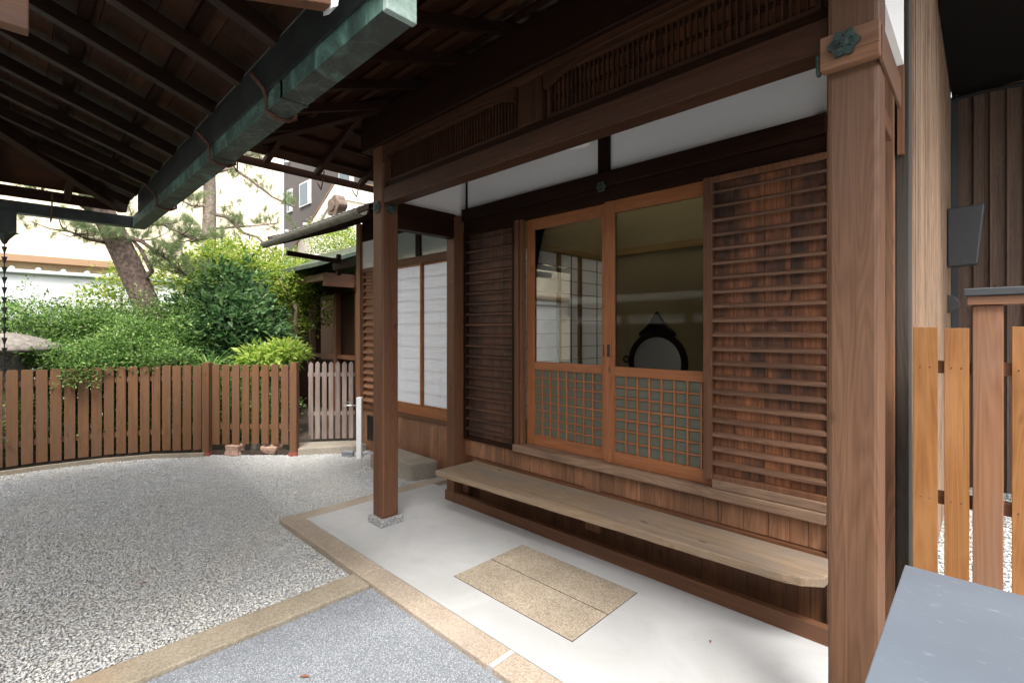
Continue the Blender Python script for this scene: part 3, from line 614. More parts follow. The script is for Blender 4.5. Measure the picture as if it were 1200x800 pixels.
shoji(-5.12, -4.535, yw+.002, 'paper screen half hidden behind the left post'); shoji(-4.555, -3.90, yw+.030, 'paper screen nearest the corner of the house')
MB().box(-3.90, -3.5, yw+.0, yw+.06, .653, 2.261).build('wall_boarding', W_DARK('z'), Wg)
for x in (-5.12, -4.64, -4.52+.0, -3.9):
    pass
MB().box(-4.64, -4.545, yw-.006, yw+.04, 2.346, 2.659).build('transom_mullion', W_DARK('z'), Wg, bevel=.003)
for x0, x1 in ((-5.12, -4.64), (-4.545, -3.5)):
    MB().box(x0, x1, yw+.015, yw+.022, 2.346, 2.659).build('transom_glass', GREENGL, Wg)
# louvre and plaster strip at the far end of the wing
lv = MB().box(-5.84,-5.81,yw-.006,yw+.03,.552,2.262).box(-5.22,-5.20,yw-.006,yw+.03,.552,2.262).build('louvred_panel', W_MID('z'), Wg)
g = MB()
for i in range(19):
    z = .57+1.68*(i+.5)/19
    g.add([(-5.81,yw-.012,z-.02),(-5.22,yw-.012,z-.02),(-5.22,yw+.03,z+.02),(-5.81,yw+.03,z+.02),(-5.81,yw-.012,z-.006),(-5.22,yw-.012,z-.006),(-5.22,yw+.03,z+.034),(-5.81,yw+.03,z+.034)],
          [(0,3,2,1),(4,5,6,7),(0,1,5,4),(1,2,6,5),(2,3,7,6),(3,0,4,7)])
g.build('slats', W_GPOST('x'), lv)
MB().box(-5.82,-5.2,yw+.03,yw+.05,.552,2.262).build('back_boards', W_PANEL('z'), lv)
MB().box(-5.84,-5.12,yw-.01,yw+.03,2.264,2.31).build('head_rail', W_MID('x'), Wg)
MB().box(-5.84,-5.12,yw+.0,yw+.03,2.312,2.66).build('plaster_panel', simple('aged_plaster', (.66,.67,.62), .9, noise=.1), Wg)
v = MB().box(-5.72,-5.71,yw-.002,yw+.01,.10,.42).box(-5.42,-5.41,yw-.002,yw+.01,.10,.42)
for i in range(9): v.box(-5.71,-5.42,yw,yw+.008,.11+.036*i,.125+.036*i)
v.build('vent_grille', BLACK, Wg)
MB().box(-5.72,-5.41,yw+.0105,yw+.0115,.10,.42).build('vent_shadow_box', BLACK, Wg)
MB().box(-5.94, -5.86, yw+.1, 4.3, -.03, 2.9).build('end_wall', W_PANEL('z'), Wg)
# wing roof: eave along X at Y=2.35
ey, ez = 2.40, 2.63
rb = MB(); slab4(rb, [(-6.80,ey,ez+.05),(-4.26,ey,ez+.05),(-4.26,3.5,ez+.05+.36*1.1),(-6.80,3.5,ez+.05+.36*1.1)], .05); rb.build('roof_deck', W_DARK('x'), Wg)
tl = MB()
for i in range(22):
    x = -6.78+.115*i; 
    tl.tube([(x, ey+.02, ez+.092),(x, 3.5, ez+.092+.36*1.08)], .026, 8)
tl.build('roof_tiles', TILE, Wg, smooth=False)
rt = MB(); 
for i in range(13): rt.beam((-6.7+.2*i, ey+.02, ez+.02), (-6.7+.2*i, 3.3, ez+.02+.33), .035, .045)
rt.build('rafters', W_DARK('y'), Wg)
gu = MB(); seg = 10; xs = [-6.86, -4.28]; vs = []
prof = [(ey-.045+.06*math.cos(a), ez+.040+.062*math.sin(a)) for a in [math.pi+math.pi*k/seg for k in range(seg+1)]]
prof2 = [(ey-.045+.054*math.cos(a), ez+.043+.055*math.sin(a)) for a in [math.pi+math.pi*k/seg for k in range(seg+1)]][::-1]
gu.prism(prof+prof2, 'x', -6.9, -4.3); gut = gu.build('gutter', simple('weathered_gutter', (.17,.16,.13), .6, noise=.4, nscale=14), Wg)
for x in (-6.3, -5.6, -4.9):
    MB().tube([(x, ey+.03, ez+.08),(x, ey-.02, ez-.035),(x, ey-.075, ez-.03),(x, ey-.10, ez+.04)], .005, 6).build('gutter_hook', IRON, gut)
MB().beam((-6.86, ey, ez+.07), (-6.86, 3.5, ez+.07+.36*1.1), .05, .13).build('barge_board', W_MOSS('y'), Wg, bevel=.004)
rb = MB(); slab4(rb, [(-6.80,3.5,ez+.446),(-5.2,3.5,ez+.446),(-5.2,4.9,ez+.95),(-6.80,4.9,ez+.95)], .05); rb.build('roof_deck', W_DARK('x'), Wg)
MB().beam((-6.7, 3.25, 2.42), (-5.94, 3.25, 2.42), .09, .10).build('eave_beam', W_DARK('x'), Wg)
MB().beam((-6.65, 2.55, 2.54), (-6.65, 3.30, 2.50), .06, .06).beam((-6.65, 3.27, 2.30), (-6.65, 3.27, 2.60), .05, .05, (1,0,0)).build('bracket_arm', W_DARK('y'), Wg)
on = MB(); pts = [(.16*math.cos(a)*(1+.12*math.cos(5*a)), .13*math.sin(a)*(1+.1*math.cos(5*a))) for a in [2*math.pi*k/30 for k in range(30)]]
on.prism([(-5.98+p, 3.10+q) for p, q in pts], 'y', 2.86, 2.98); on.tube([(-5.98,2.84,3.10),(-5.98,2.86,3.10)], .07, 12)
on.build('ridge_ornament', simple('brown_tile', (.16,.11,.08), .7, noise=.4, nscale=20, bump=.6), Wg, bevel=.01)

# entrance building beyond the small gate
En = thing('entrance_building', 'dark timber entrance with low green copper porch roof beyond the grey gate', 'house')
MB().box(-10.5,-7.7,4.2,4.3,-.05,.95).build('lower_wall', W_DARK('z'), En)
for x0, x1 in ((-10.5,-9.5),(-8.55,-7.7)): MB().box(x0,x1,4.2,4.3,.96,2.3).build('wall_boarding', W_DARK('z'), En)
for x in (-10.5,-9.6,-8.55,-7.75): MB().box(x,x+.1,4.10,4.199,-.05,2.75).build('post', W_MID('z'), En, bevel=.005)
MB().box(-10.45,-7.7,4.12,4.198,1.0,1.07).build('waist_rail', W_MID('x'), En)
MB().box(-10.5,-7.7,4.21,4.3,2.3,3.0).build('upper_plaster', simple('green_grey_plaster', (.13,.15,.10), .9, noise=.2), En)
MB().box(-10.5,-7.7,4.08,4.2,2.18,2.28).build('head_beam', W_DARK('x'), En)
MB().box(-14,-6.5,5.6,5.7,-.05,3.0).build('passage_back_wall', W_DARK('z'), En)
MB().beam((-10.35,3.62,2.40),(-7.75,3.62,2.40),.09,.12).build('porch_beam', W_SILL('x'), En, bevel=.004)
MB().box(-7.80,-7.72,3.56,4.2,2.24,2.46).build('porch_beam', W_MID('y'), En, bevel=.004)
rb = MB(); slab4(rb, [(-10.9,3.35,2.52),(-7.5,3.35,2.52),(-7.5,4.5,2.95),(-10.9,4.5,2.95)], .07); rb.build('porch_roof', MOSSCU, En, bevel=.005)
rb = MB(); slab4(rb, [(-10.9,4.5,3.0),(-7.5,4.5,3.0),(-7.5,7,3.9),(-10.9,7,3.9)], .1); rb.build('roof_deck', TILE, En)

# ---------------------------------------------------------------- foreground roof (left) with copper gutter
L = thing('gate_roof', 'dark timber roof overhead on the left with rafters ending above the copper gutter', 'roof')
EY, EZ = .767, 2.67
lz = lambda y: EZ + .364*(EY-y)
rf = MB(); x = -2.10
XS = -5.95
xs_r = []
while x > XS+.1: xs_r.append(x); x -= .455
xs_r = [-1.645]+xs_r
for x in xs_r:
    ye = max(-2.2, EY-(x-XS)) if x < -3.0 else -2.2
    rf.beam((x, EY, lz(EY)+.035), (x, ye, lz(ye)+.035), .055, .070)
rf.beam((XS+.02, EY-.02, EZ+.01), (XS+2.6, EY-2.6, EZ+.01+.364*2.6), .08, .10)
for i in range(6):
    y = .35-.45*i; rf.beam((XS, y, EZ+.035), (XS+(EY-y), y, EZ+.035+.364*(EY-y)), .05, .065)
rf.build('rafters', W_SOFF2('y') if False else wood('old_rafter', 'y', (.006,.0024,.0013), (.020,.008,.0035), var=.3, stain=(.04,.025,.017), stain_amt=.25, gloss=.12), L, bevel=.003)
bt = MB()
for i in range(9):
    y = .56-.33*i; xe = XS+(EY-y); bt.beam((xe, y, lz(y)+.084), (-1.45, y, lz(y)+.084), .045, .025)
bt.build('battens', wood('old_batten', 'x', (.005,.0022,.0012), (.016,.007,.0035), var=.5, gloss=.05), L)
rb = MB(); o0 = .10
zz = lambda y: lz(y)+.100
# board-by-board deck so that each board keeps its own tone
y = EY+.03; 
xb = -1.42
while y > -2.2:
    w = random.uniform(.13,.2); y1 = y-w; xl = XS+(EY-y)+.0
    x = xb
    while x > xl:
        xn = max(xl, x-random.uniform(.7,1.3)); slab4(rb, [(xn,y1+.003,zz(y1)),(x-.003,y1+.003,zz(y1)),(x-.003,y,zz(y)),(xn,y,zz(y))], .02); x = xn
    y = y1
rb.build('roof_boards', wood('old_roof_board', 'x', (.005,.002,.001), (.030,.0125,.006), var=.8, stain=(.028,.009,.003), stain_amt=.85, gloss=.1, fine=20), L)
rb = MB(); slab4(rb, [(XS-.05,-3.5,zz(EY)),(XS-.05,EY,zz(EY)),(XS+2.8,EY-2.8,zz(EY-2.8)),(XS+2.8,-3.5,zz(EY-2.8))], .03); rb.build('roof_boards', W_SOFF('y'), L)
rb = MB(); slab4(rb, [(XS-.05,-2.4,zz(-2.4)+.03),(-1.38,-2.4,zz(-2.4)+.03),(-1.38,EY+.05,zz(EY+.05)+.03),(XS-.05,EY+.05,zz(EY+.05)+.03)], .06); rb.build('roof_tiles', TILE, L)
MB().beam((XS+.25,EY+.062,2.722),(-1.40,EY+.062,2.722),.012,.214).build('eave_flashing', COPPER_D, L)
MB().beam((XS-.03,EY,2.70),(XS-.03,-2.4,2.70),.03,.09).build('eave_board', W_DARK('y'), L)
# gable board at the right end
MB().beam((-1.5,.10,2.385),(-1.5,.690,2.575),.05,.10).build('gable_board', W_MID('y'), L, bevel=.003)
MB().beam((-2.03,-1.2,2.50),(-2.03,.035,2.50),.05,.24).build('hanging_board', W_MID('y'), L, bevel=.003)
MB().prism([(.70,2.64),(.735,2.64),(.72,2.53),(.70,2.515)], 'x', -1.53, -1.47).build('gable_tip_cover', WHITEM, L)
# copper gutter
G_ = thing('copper_gutter', 'green patinated square copper gutter crossing the upper left, with rusty hook', 'gutter', (-5.9,.9,2.5))
gy0, gy1, gz0, gz1 = .842, .950, 2.538, 2.640
def trough(mb, along, a0, a1, b0, b1, z0, z1, t=.006):
    o = [(b0,z1),(b0,z0),(b1,z0),(b1,z1),(b1-t,z1),(b1-t,z0+t),(b0+t,z0+t),(b0+t,z1)]
    mb.prism(o, along, a0, a1)
m = MB(); trough(m, 'x', -6.08, -1.40, gy0, gy1, gz0, gz1)
gt = m.build('front_trough', PATINA, G_)
MB().box(-6.07, -1.402, gy0-.004, gy0-.0005, gz0+.002, gz1+.004).build('green_face', PATINA2, gt)
m = MB().box(-1.40, -1.375, gy0-.004, gy1+.004, gz0-.004, gz1+.004).build('end_cap', simple('skylit_patina', (.36,.42,.39), .6, nscale=10, c2=(.12,.2,.16)), G_, bevel=.003)  # patina painted paler here, standing for open sky light on the gutter end
for x in (-4.55,-3.3,-2.25): MB().box(x-.012,x+.012,gy0-.004,gy1+.004,gz0-.004,gz1).build('joint_strap', PATINA, gt)
m = MB(); trough(m, 'y', -1.6, gy1, -6.08-.10, -6.08, gz0, gz1); m.build('side_trough', COPPER_D, G_)
for x in (-2.42,-3.35,-4.9):
    MB().tube([(x+.02,EY-.01,2.68),(x+.01,EY+.05,2.63),(x,gy0-.005,2.585),(x,gy0-.008,gz0-.005),(x,gy0+.04,gz0-.022),(x,gy1-.02,gz0-.022),(x,gy1+.018,gz0+.0),(x,gy1+.014,gz0+.05)], .0105, 8).build('gutter_hook', IRON, G_, smooth=True)
for y in (.25,-.5):
    MB().tube([(-5.95,y,2.72),(-6.0,y,2.60),(-6.07,y,2.52),(-6.19,y,2.51),(-6.20,y,2.58)], .006, 8).build('gutter_hook', IRON, G_)
# rain chain
rc = thing('rain_chain', 'rain chain of small cups hanging from a funnel at the far left', 'rain chain', (-6.13,-.05,2.5))
MB().box(-6.22,-6.04,-.16,.03,2.36,2.537).build('funnel_box', COPPER_D, rc, bevel=.004)
MB().lathe([(.012,0),(.03,.04),(.07,.09),(.095,.10)], -6.13,-.045,12,2.26).build('funnel', COPPER_D, rc)
for i in range(13):
    MB().lathe([(.006,-.02),(.010,0),(.019,.032),(.022,.036),(.017,.034),(.008,.01)], -6.13,-.045,10,2.20-.088*i).build('cup', COPPER_D, rc)
MB().tube([(-6.13,-.045,2.27),(-6.13,-.045,1.10)], .004, 6).build('link', COPPER_D, rc)

# ---------------------------------------------------------------- picket fences
def along(poly, pitch, start=0.0):
    out = []; carry = start
    for a, b_ in zip(poly[:-1], poly[1:]):
        a, b_ = Vector(a), Vector(b_); Ln = (b_-a).length; d = (b_-a)/Ln; t = carry
        while t < Ln: out.append((a+d*t, d)); t += pitch
        carry = t-Ln
    return out
F1 = thing('picket_fence', 'reddish brown wooden picket fence curving in front of the shrubs', 'fence', (-7,1,0))
def slat(mb, p, d, z0, z1, w=.094, t=.02, n=None, round_=False):
    q = Vector((d.x, d.y, 0)); nn = Vector((-d.y, d.x, 0))*-1
    a = Vector((p.x, p.y, 0))
    pts = [(-w/2,z0),(w/2,z0),(w/2,z1-.01),(w/2-.012,z1),(-w/2+.012,z1),(-w/2,z1-.01)] if not round_ else \
          [(-w/2,z0),(w/2,z0),(w/2,z1-.03),(w/2-.015,z1-.01),(.012,z1),(-.012,z1),(-w/2+.015,z1-.01),(-w/2,z1-.03)]
    k = len(pts); vs = [a+q*u+nn*(-t/2)+Vector((0,0,z)) for u, z in pts]+[a+q*u+nn*(t/2)+Vector((0,0,z)) for u, z in pts]
    mb.add(vs, [tuple(range(k-1,-1,-1)), tuple(range(k,2*k))]+[(i,(i+1)%k,(i+1)%k+k,i+k) for i in range(k)])
poly1 = FCURVE[:-1]; polyA = [(-7.60,-1.3),(-7.58,-.35),(-7.55,.25),(-7.47,.75),(-7.27,1.22),(-6.93,1.65)]
sc = MB()
for i, (p, d) in enumerate(along(polyA, .1165, .02)):
    m = MB(); slat(m, p, d, .035+random.uniform(0,.008), 1.075+random.uniform(-.006,.006)); m.build('picket', W_FENCE('z'), F1, bevel=.002)
    for z in (.27, .92):
        for u in (-.025,.025):
            c = Vector((p.x,p.y,z))+Vector((d.x,d.y,0))*u; nn = Vector((d.y,-d.x,0)); sc.tube([c+nn*.009, c+nn*.0125], [.004,.003], 6)
p0, p1_ = Vector((-6.86,1.72)), Vector((-6.17,2.40)); dd = (p1_-p0).normalized()
for i in range(8):
    p = p0+(p1_-p0)*((i+.5)/8)
    m = MB(); slat(m, p, dd, .10+random.uniform(0,.008), 1.085+random.uniform(-.006,.006), w=.088); m.build('picket', W_FENCE('z'), F1, bevel=.002)
    for z in (.33, .93):
        for u in (-.022,.022):
            c = Vector((p.x,p.y,z))+Vector((dd.x,dd.y,0))*u; nn = Vector((dd.y,-dd.x,0)); sc.tube([c+nn*.009, c+nn*.0125], [.004,.003], 6)
sc.build('screws', STEEL, F1)
for z in (.27,.92):
    m = MB()
    for a, b_ in zip(polyA[:-1], polyA[1:]):
        d = (Vector(b_)-Vector(a)).normalized(); o = Vector((-d.y,d.x))*.028; m.beam((a[0]+o.x,a[1]+o.y,z),(b_[0]+o.x,b_[1]+o.y,z),.03,.06)
    o = Vector((-dd.y,dd.x))*.028; m.beam((p0.x+o.x,p0.y+o.y,z+.05),(p1_.x+o.x,p1_.y+o.y,z+.05),.03,.06)
    m.build('rail', W_FENCE('x'), F1)
for (x, y) in ((-6.895,1.685),(-6.13,2.44)):
    m = MB(); q = Vector((dd.x,dd.y,0)); c = Vector((x,y,0)); 
    m.beam(c+Vector((0,0,.0)), c+Vector((0,0,1.115)), .085, .085, (dd.x,dd.y,0)); pp = m.build('post', W_FENCE('z'), F1, bevel=.004)
    m = MB(); m.beam(c+Vector((0,0,-.04)), c+Vector((0,0,.01)), .105, .105, (dd.x,dd.y,0)); m.build('foot', simple('red_foot_finish', (.25,.06,.04), .7), pp)
def rock(name, c, s, label, group, mat, seed):
    r = random.Random(seed); bm = bmesh.new(); bmesh.ops.create_icosphere(bm, subdivisions=3, radius=1)
    ph = [r.uniform(0,6) for _ in range(6)]
    for v_ in bm.verts:
        d = v_.co.normalized(); k = 1+.13*math.sin(3*d.x+ph[0])+.12*math.sin(4*d.y+ph[1])+.1*math.sin(5*d.z+ph[2])+r.uniform(-.03,.03)
        q = Vector([math.copysign(abs(a)**.55, a) for a in d]); v_.co = Vector((q.x*s[0], q.y*s[1], q.z*s[2]))*k
    me_ = bpy.data.meshes.new(name); bm.to_mesh(me_); bm.free(); me_.materials.append(mat)
    o = bpy.data.objects.new(name, me_); COL.objects.link(o); o.location = c; o.rotation_euler = (0,0,r.uniform(.5,1.0)); return tag(o, label, 'rock', group)
rock('rock', (-6.70,1.93,.03), (.12,.065,.065), 'pink rock under the fence, next to the middle fence post', 'rocks under the picket fence', ROCKM, 1)
rock('rock', (-6.40,2.25,.03), (.11,.065,.06), 'pink rock under the fence, next to the gate post', 'rocks under the picket fence', ROCKM, 2)
rock('rock', (-6.62,2.17,.0), (.08,.06,.07), 'dark rock in the shade between the two pink rocks', 'rocks under the picket fence', STONE_D, 3)
# grey garden gate
Gt = thing('garden_gate', 'small greyed picket gate with rounded tops beside the wing', 'gate', (-6.1,2.9,0))
g0, g1 = Vector((-6.36,2.70)), Vector((-5.98,3.16)); gd = (g1-g0).normalized()
for i in range(7):
    p = g0+(g1-g0)*((i+.5)/7); m = MB(); slat(m, p, gd, .09, 1.10+random.uniform(-.005,.005), w=.058, t=.018, round_=True); m.build('picket', W_GREY('z'), Gt, bevel=.002)
for z in (.42,.93):
    o = Vector((-gd.y,gd.x))*.022; MB().beam((g0.x+o.x,g0.y+o.y,z),(g1.x+o.x,g1.y+o.y,z),.02,.05).build('rail', W_GREY('x'), Gt)
o_ = MB().prism([(-6.42,2.62),(-6.08,2.46),(-5.72,3.02),(-5.72,3.19),(-5.98,3.19),(-6.02,3.22)], 'z', -.04, .05).build('gate_step', BLOCKM, bevel=.008)
tag(o_, 'flat pale stone step in front of the grey gate', 'stone step')
# tap post
T = thing('tap_post', 'white square garden tap post beside the stone block', 'tap post', (-5.42,2.92,0))
MB().beam((-5.44,2.94,-.04),(-5.44,2.94,.70),.062,.062,(.7,.7,0)).build('column', WHITEM, T, bevel=.006)
tp = MB().tube([(-5.47,2.91,.60),(-5.56,2.83,.60),(-5.585,2.81,.585),(-5.60,2.80,.54)], .011, 10).build('tap', STEEL, T, smooth=True)
MB().tube([(-5.52,2.86,.605),(-5.52,2.86,.64)], .006, 8).beam((-5.55,2.84,.645),(-5.48,2.88,.645),.012,.008).build('tap_handle', STEEL, tp)
rock('rock', (-5.60,2.88,-.01), (.07,.045,.045), 'small smooth grey stone at the foot of the tap post', None, simple('grey_pebble', (.2,.21,.22), .7), 5)

# ---------------------------------------------------------------- right side: golden fence, dark neighbour wall, box
F2 = thing('board_fence', 'tall golden cedar board fence at the right, with brown post and capped beam', 'fence', (0,2.6,0))
for x0, x1 in ((-.214,-.137),(-.117,-.044),(.072,.150),(.17,.245),(.36,.44),(.46,.54)):
    MB().box(x0,x1,2.60,2.622,.03,1.515+random.uniform(-.003,.003)).build('board', W_GOLD('z'), F2, bevel=.0015)
for z in (.80,1.33): MB().box(-.214,.56,2.6235,2.655,z,z+.05).build('rail', W_GPOST('x'), F2, bevel=.002)
for x in (-.035,.265): MB().box(x,x+.085,2.598,2.68,.0,1.60).build('post', W_GPOST('z'), F2, bevel=.003)
MB().box(-.05,.60,2.585,2.69,1.601,1.635).build('top_beam', W_GPOST('x'), F2, bevel=.002)
MB().box(-.06,.61,2.575,2.70,1.636,1.665).build('metal_cap', DGREY, F2, bevel=.003)
screw = MB()
for x in (-.19,-.16,-.095,-.066,.09,.13):
    for z in (.825,1.355): screw.tube([(x,2.6,z),(x,2.5975,z)], [.0028,.002], 6)
screw.build('screws', STEEL, F2)
N = thing('dark_boarded_house', 'dark brown board-and-batten house with deep black eave behind the golden fence', 'house')
MB().box(-.6, 4.5, 6.655, 6.75, -.03, 3.85).build('wall', W_DARK('z'), N)
planks(-.6, 4.5, 6.6, 6.65, -.03, 3.85, .30, W_DWALL('z'), 'boarding', N, jit=.02)
m = MB(); x = -.075
while x < 4: m.box(x-.007, x+.007, 6.575, 6.6, -.03, 3.80); x += .115
m.build('battens', wood('brown_batten', 'z', (.07,.043,.03), (.15,.098,.072)), N, bevel=.002)
MB().box(-.24,-.19,6.55,6.599,-.03,3.85).build('corner_trim', DGREY, N)
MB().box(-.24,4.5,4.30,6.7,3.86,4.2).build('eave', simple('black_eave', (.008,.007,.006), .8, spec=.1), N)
m = MB(); m.tube([(-.24,6.52,3.80),(.0,6.50,3.80),(.3,6.46,3.76),(.8,6.4,3.65)], .02, 8); m.build('cable', BLACK, N)
sp = MB().prism([(-.245,2.60),(.0,2.61),(-.045,2.09),(-.245,2.08)], 'y', 5.86, 6.04).build('wall_speaker', DGREY, bevel=.012)
tag(sp, 'dark grey box speaker fixed high on the pale boarded wall', 'speaker')
m = MB().prism([(-.244,1.83),(-.19,1.81),(-.16,1.75),(-.17,1.71),(-.244,1.66)], 'y', 5.9, 6.0).build('wall_light', DGREY, bevel=.006)
tag(m, 'small half-round black light on the pale wall below the speaker', 'wall light')
bx = thing('metal_box', 'large grey metal-topped box corner at the bottom right', 'box', (.5,1.2,0))
MB().box(-.148,1.4,.35,1.604,.865,.90).build('lid', flecked('worn_grey_metal', (.115,.138,.165), (.25,.28,.31)), bx, bevel=.002)
MB().box(-.13,1.38,.37,1.585,-.03,.864).build('cabinet', DGREY, bx, bevel=.003)

# ---------------------------------------------------------------- ornamental mirror inside the room
M_ = thing('ornamental_mirror', 'black framed round mirror with pointed crest standing inside behind the right glass door', 'mirror', (-2.08,4.0,.6))
mb = MB(); cx, cz, r = -2.09, 1.22, .255; nn = 40; vs = []; fs = []
for k in range(nn):
    a = 2*math.pi*k/nn
    for j in range(8):
        b_ = 2*math.pi*j/8; rr = r+.030*math.cos(b_); vs.append((cx+rr*math.cos(a), 4.0+.035*math.sin(b_), cz+rr*math.sin(a)))
for k in range(nn):
    for j in range(8): fs.append((k*8+j, k*8+(j+1)%8, ((k+1)%nn)*8+(j+1)%8, ((k+1)%nn)*8+j))
mb.add(vs, fs); mb.build('frame', LACQ, M_, smooth=True)
m = MB(); m.tube([(cx,3.995,cz),(cx,4.015,cz)], r-.012, 40); m.build('glass', simple('mirror_silver', (.85,.85,.82), .3, .6), M_)
pts = [(-.16,.235),(-.17,.25),(-.155,.275),(-.11,.31),(-.06,.36),(0,.455),(.06,.36),(.11,.31),(.155,.275),(.17,.25),(.16,.235),(.08,.27),(0,.285),(-.08,.27)]
MB().prism([(cx+a, cz+b_) for a, b_ in pts], 'y', 3.97, 4.03).build('crest', LACQ, M_, bevel=.006)
MB().box(cx-.30,cx+.30,3.9,4.1,.80,.90).box(cx-.25,cx+.25,3.93,4.07,.9,.955).box(cx-.28,cx-.22,3.92,4.08,.6,.8).box(cx+.22,cx+.28,3.92,4.08,.6,.8).build('stand', LACQ, M_, bevel=.008)
m = MB(); m.tube([(cx-.305+.028*math.cos(a),3.99,cz+.02+.028*math.sin(a)) for a in [2*math.pi*k/12 for k in range(13)]], .008, 6, cap=False); m.build('side_ring', LACQ, M_)

# ---------------------------------------------------------------- garden: leaves
def leafmesh(name, clumps, n, size, mat, parent, flat=.5, aspect=.45, per=9, spread=2.2, droop=0.0, seed=1, shell=.45):
    r = np.random.default_rng(seed); k = len(clumps); cl = np.array(clumps, float)
    vol = (cl[:,3]*cl[:,4]*cl[:,5])**.67; pick = r.choice(k, n//per, p=vol/vol.sum())
    d = r.normal(size=(len(pick),3)); d /= np.linalg.norm(d, axis=1)[:,None]
    rad = 1-np.abs(r.normal(0, shell*.5, len(pick))); rad = np.clip(rad, .05, 1.12)
    # lumpy outline: sub-lobes
    lump = 1+.30*np.sin(d[:,0]*6+pick*1.7)*np.sin(d[:,2]*7+pick*2.1)+.18*np.sin(d[:,1]*11+pick)*np.sin(d[:,0]*9)+r.exponential(.07, len(pick))*(r.random(len(pick))<.5)
    tw = cl[pick,:3] + d*cl[pick,3:6]*(rad*lump)[:,None]
    twd = d*.8+np.array([0,0,.55]); twd /= np.linalg.norm(twd,axis=1)[:,None]
    P = np.repeat(tw, per, 0); TD = np.repeat(twd, per, 0); m = len(P)
    dir_ = TD*.55 + r.normal(0,.75,(m,3)); dir_[:,2] = dir_[:,2]*.6+.1-droop; dir_ /= np.linalg.norm(dir_,axis=1)[:,None]
    P = P + dir_*size*r.uniform(.1,spread,(m,1))
    nrm = r.normal(0,flat,(m,3))+np.array([0,0,1]); nrm -= dir_*(nrm*dir_).sum(1)[:,None]; nrm /= np.linalg.norm(nrm,axis=1)[:,None]
    sd_ = np.cross(dir_, nrm); s = size*r.uniform(.45,1.35,(m,1))
    a = P; b = P+dir_*s*.45+sd_*s*aspect*.5-nrm*s*-.06; c = P+dir_*s-nrm*s*.12; e = P+dir_*s*.45-sd_*s*aspect*.5+nrm*s*.06
    mid = P+dir_*s*.5
    V = np.stack([a,b,c,e],1).reshape(-1,3); F = np.array([[0,1,2],[0,2,3]])[None]+(np.arange(m)*4)[:,None,None]
    return fastmesh(name, V, F.reshape(-1,3), mat, parent)
def stems(name, pts_list, mat, parent):
    m = MB()
    for pts, r0, r1 in pts_list:
        k = len(pts); m.tube(pts, [r0+(r1-r0)*i/(k-1) for i in range(k)], 7)
    return m.build(name, mat, parent, smooth=True)
def shrub(name, label, cat, base, clumps, n, size, mat, seed, group=None, **kw):
    t = thing(name, label, cat, base, group)
    leafmesh('foliage', clumps, n, size, mat, t, seed=seed, **kw)
    r = random.Random(seed); L_ = []
    for c in clumps:
        for j in range(3):
            e = (c[0]+r.uniform(-.5,.5)*c[3], c[1]+r.uniform(-.5,.5)*c[4], c[2]+r.uniform(-.2,.5)*c[5]); b = Vector((base[0]+r.uniform(-.1,.1)+.3*(c[0]-base[0]), base[1]+r.uniform(-.1,.1)+.6*(c[1]-base[1]), 0))
            mid = b.lerp(Vector(e), .5)+Vector((r.uniform(-.1,.1), r.uniform(-.1,.1), .1)); L_.append(([b, mid, Vector(e)], .02, .006))
    stems('stem', L_, BARK, t); return t
hg = 'clipped small-leaved shrubs behind the brown fence'
shrub('hedge_shrub', 'small-leaved green shrub behind the fence beside the stone lantern, far left', 'shrub', (-8.6,.3,0),
      [(-8.6,.1,1.15,.5,.75,.75),(-8.3,.45,.8,.45,.6,.55),(-8.9,-.8,1.25,.6,.7,.6),(-8.9,.6,1.5,.5,.6,.35),(-7.9,.5,1.18,.30,.45,.16),(-7.72,.62,1.08,.2,.35,.10),(-8.9,-.2,1.35,.6,.8,.5),(-9.0,.9,1.40,.5,.5,.38)], 70000, .042, LEAF_HEDGE, 11, hg)
shrub('hedge_shrub', 'small-leaved green shrub spilling over the pickets in the middle of the fence', 'shrub', (-8.3,1.3,0),
      [(-8.25,1.1,1.1,.5,.5,.6),(-8.2,1.5,1.15,.45,.5,.38),(-7.85,1.1,1.2,.35,.5,.25),(-7.6,.95,1.10,.18,.5,.12),(-7.4,1.35,1.12,.16,.35,.12),(-8.7,.9,1.5,.4,.4,.25),(-7.55,.6,.95,.12,.2,.10),(-8.5,1.5,1.2,.6,.6,.7)], 75000, .040, LEAF_HEDGE, 12, hg)
shrub('broadleaf_shrub', 'dense dark broad-leaved bush right of the leaning pine trunk', 'shrub', (-8.6,2.4,0),
      [(-8.5,2.35,1.2,.65,.62,.8),(-8.9,2.15,1.65,.4,.4,.4),(-8.7,2.7,1.75,.5,.4,.35),(-8.3,2.6,1.2,.5,.5,.6),(-9.2,2.6,2.2,.5,.5,.4),(-8.6,2.2,1.1,.6,.6,.9),(-8.3,1.95,1.3,.35,.35,.4)], 24000, .12, LEAF_BROAD, 13, per=7, aspect=.36, spread=1.2)
shrub('lime_shrub', 'low lime-green leafy plant just behind the right end of the fence', 'plant', (-7.2,2.55,0),
      [(-7.2,2.5,1.12,.34,.30,.16),(-7.0,2.72,1.18,.2,.2,.13)], 1500, .10, LEAF_LIME, 14, per=6, aspect=.36, spread=1.0)
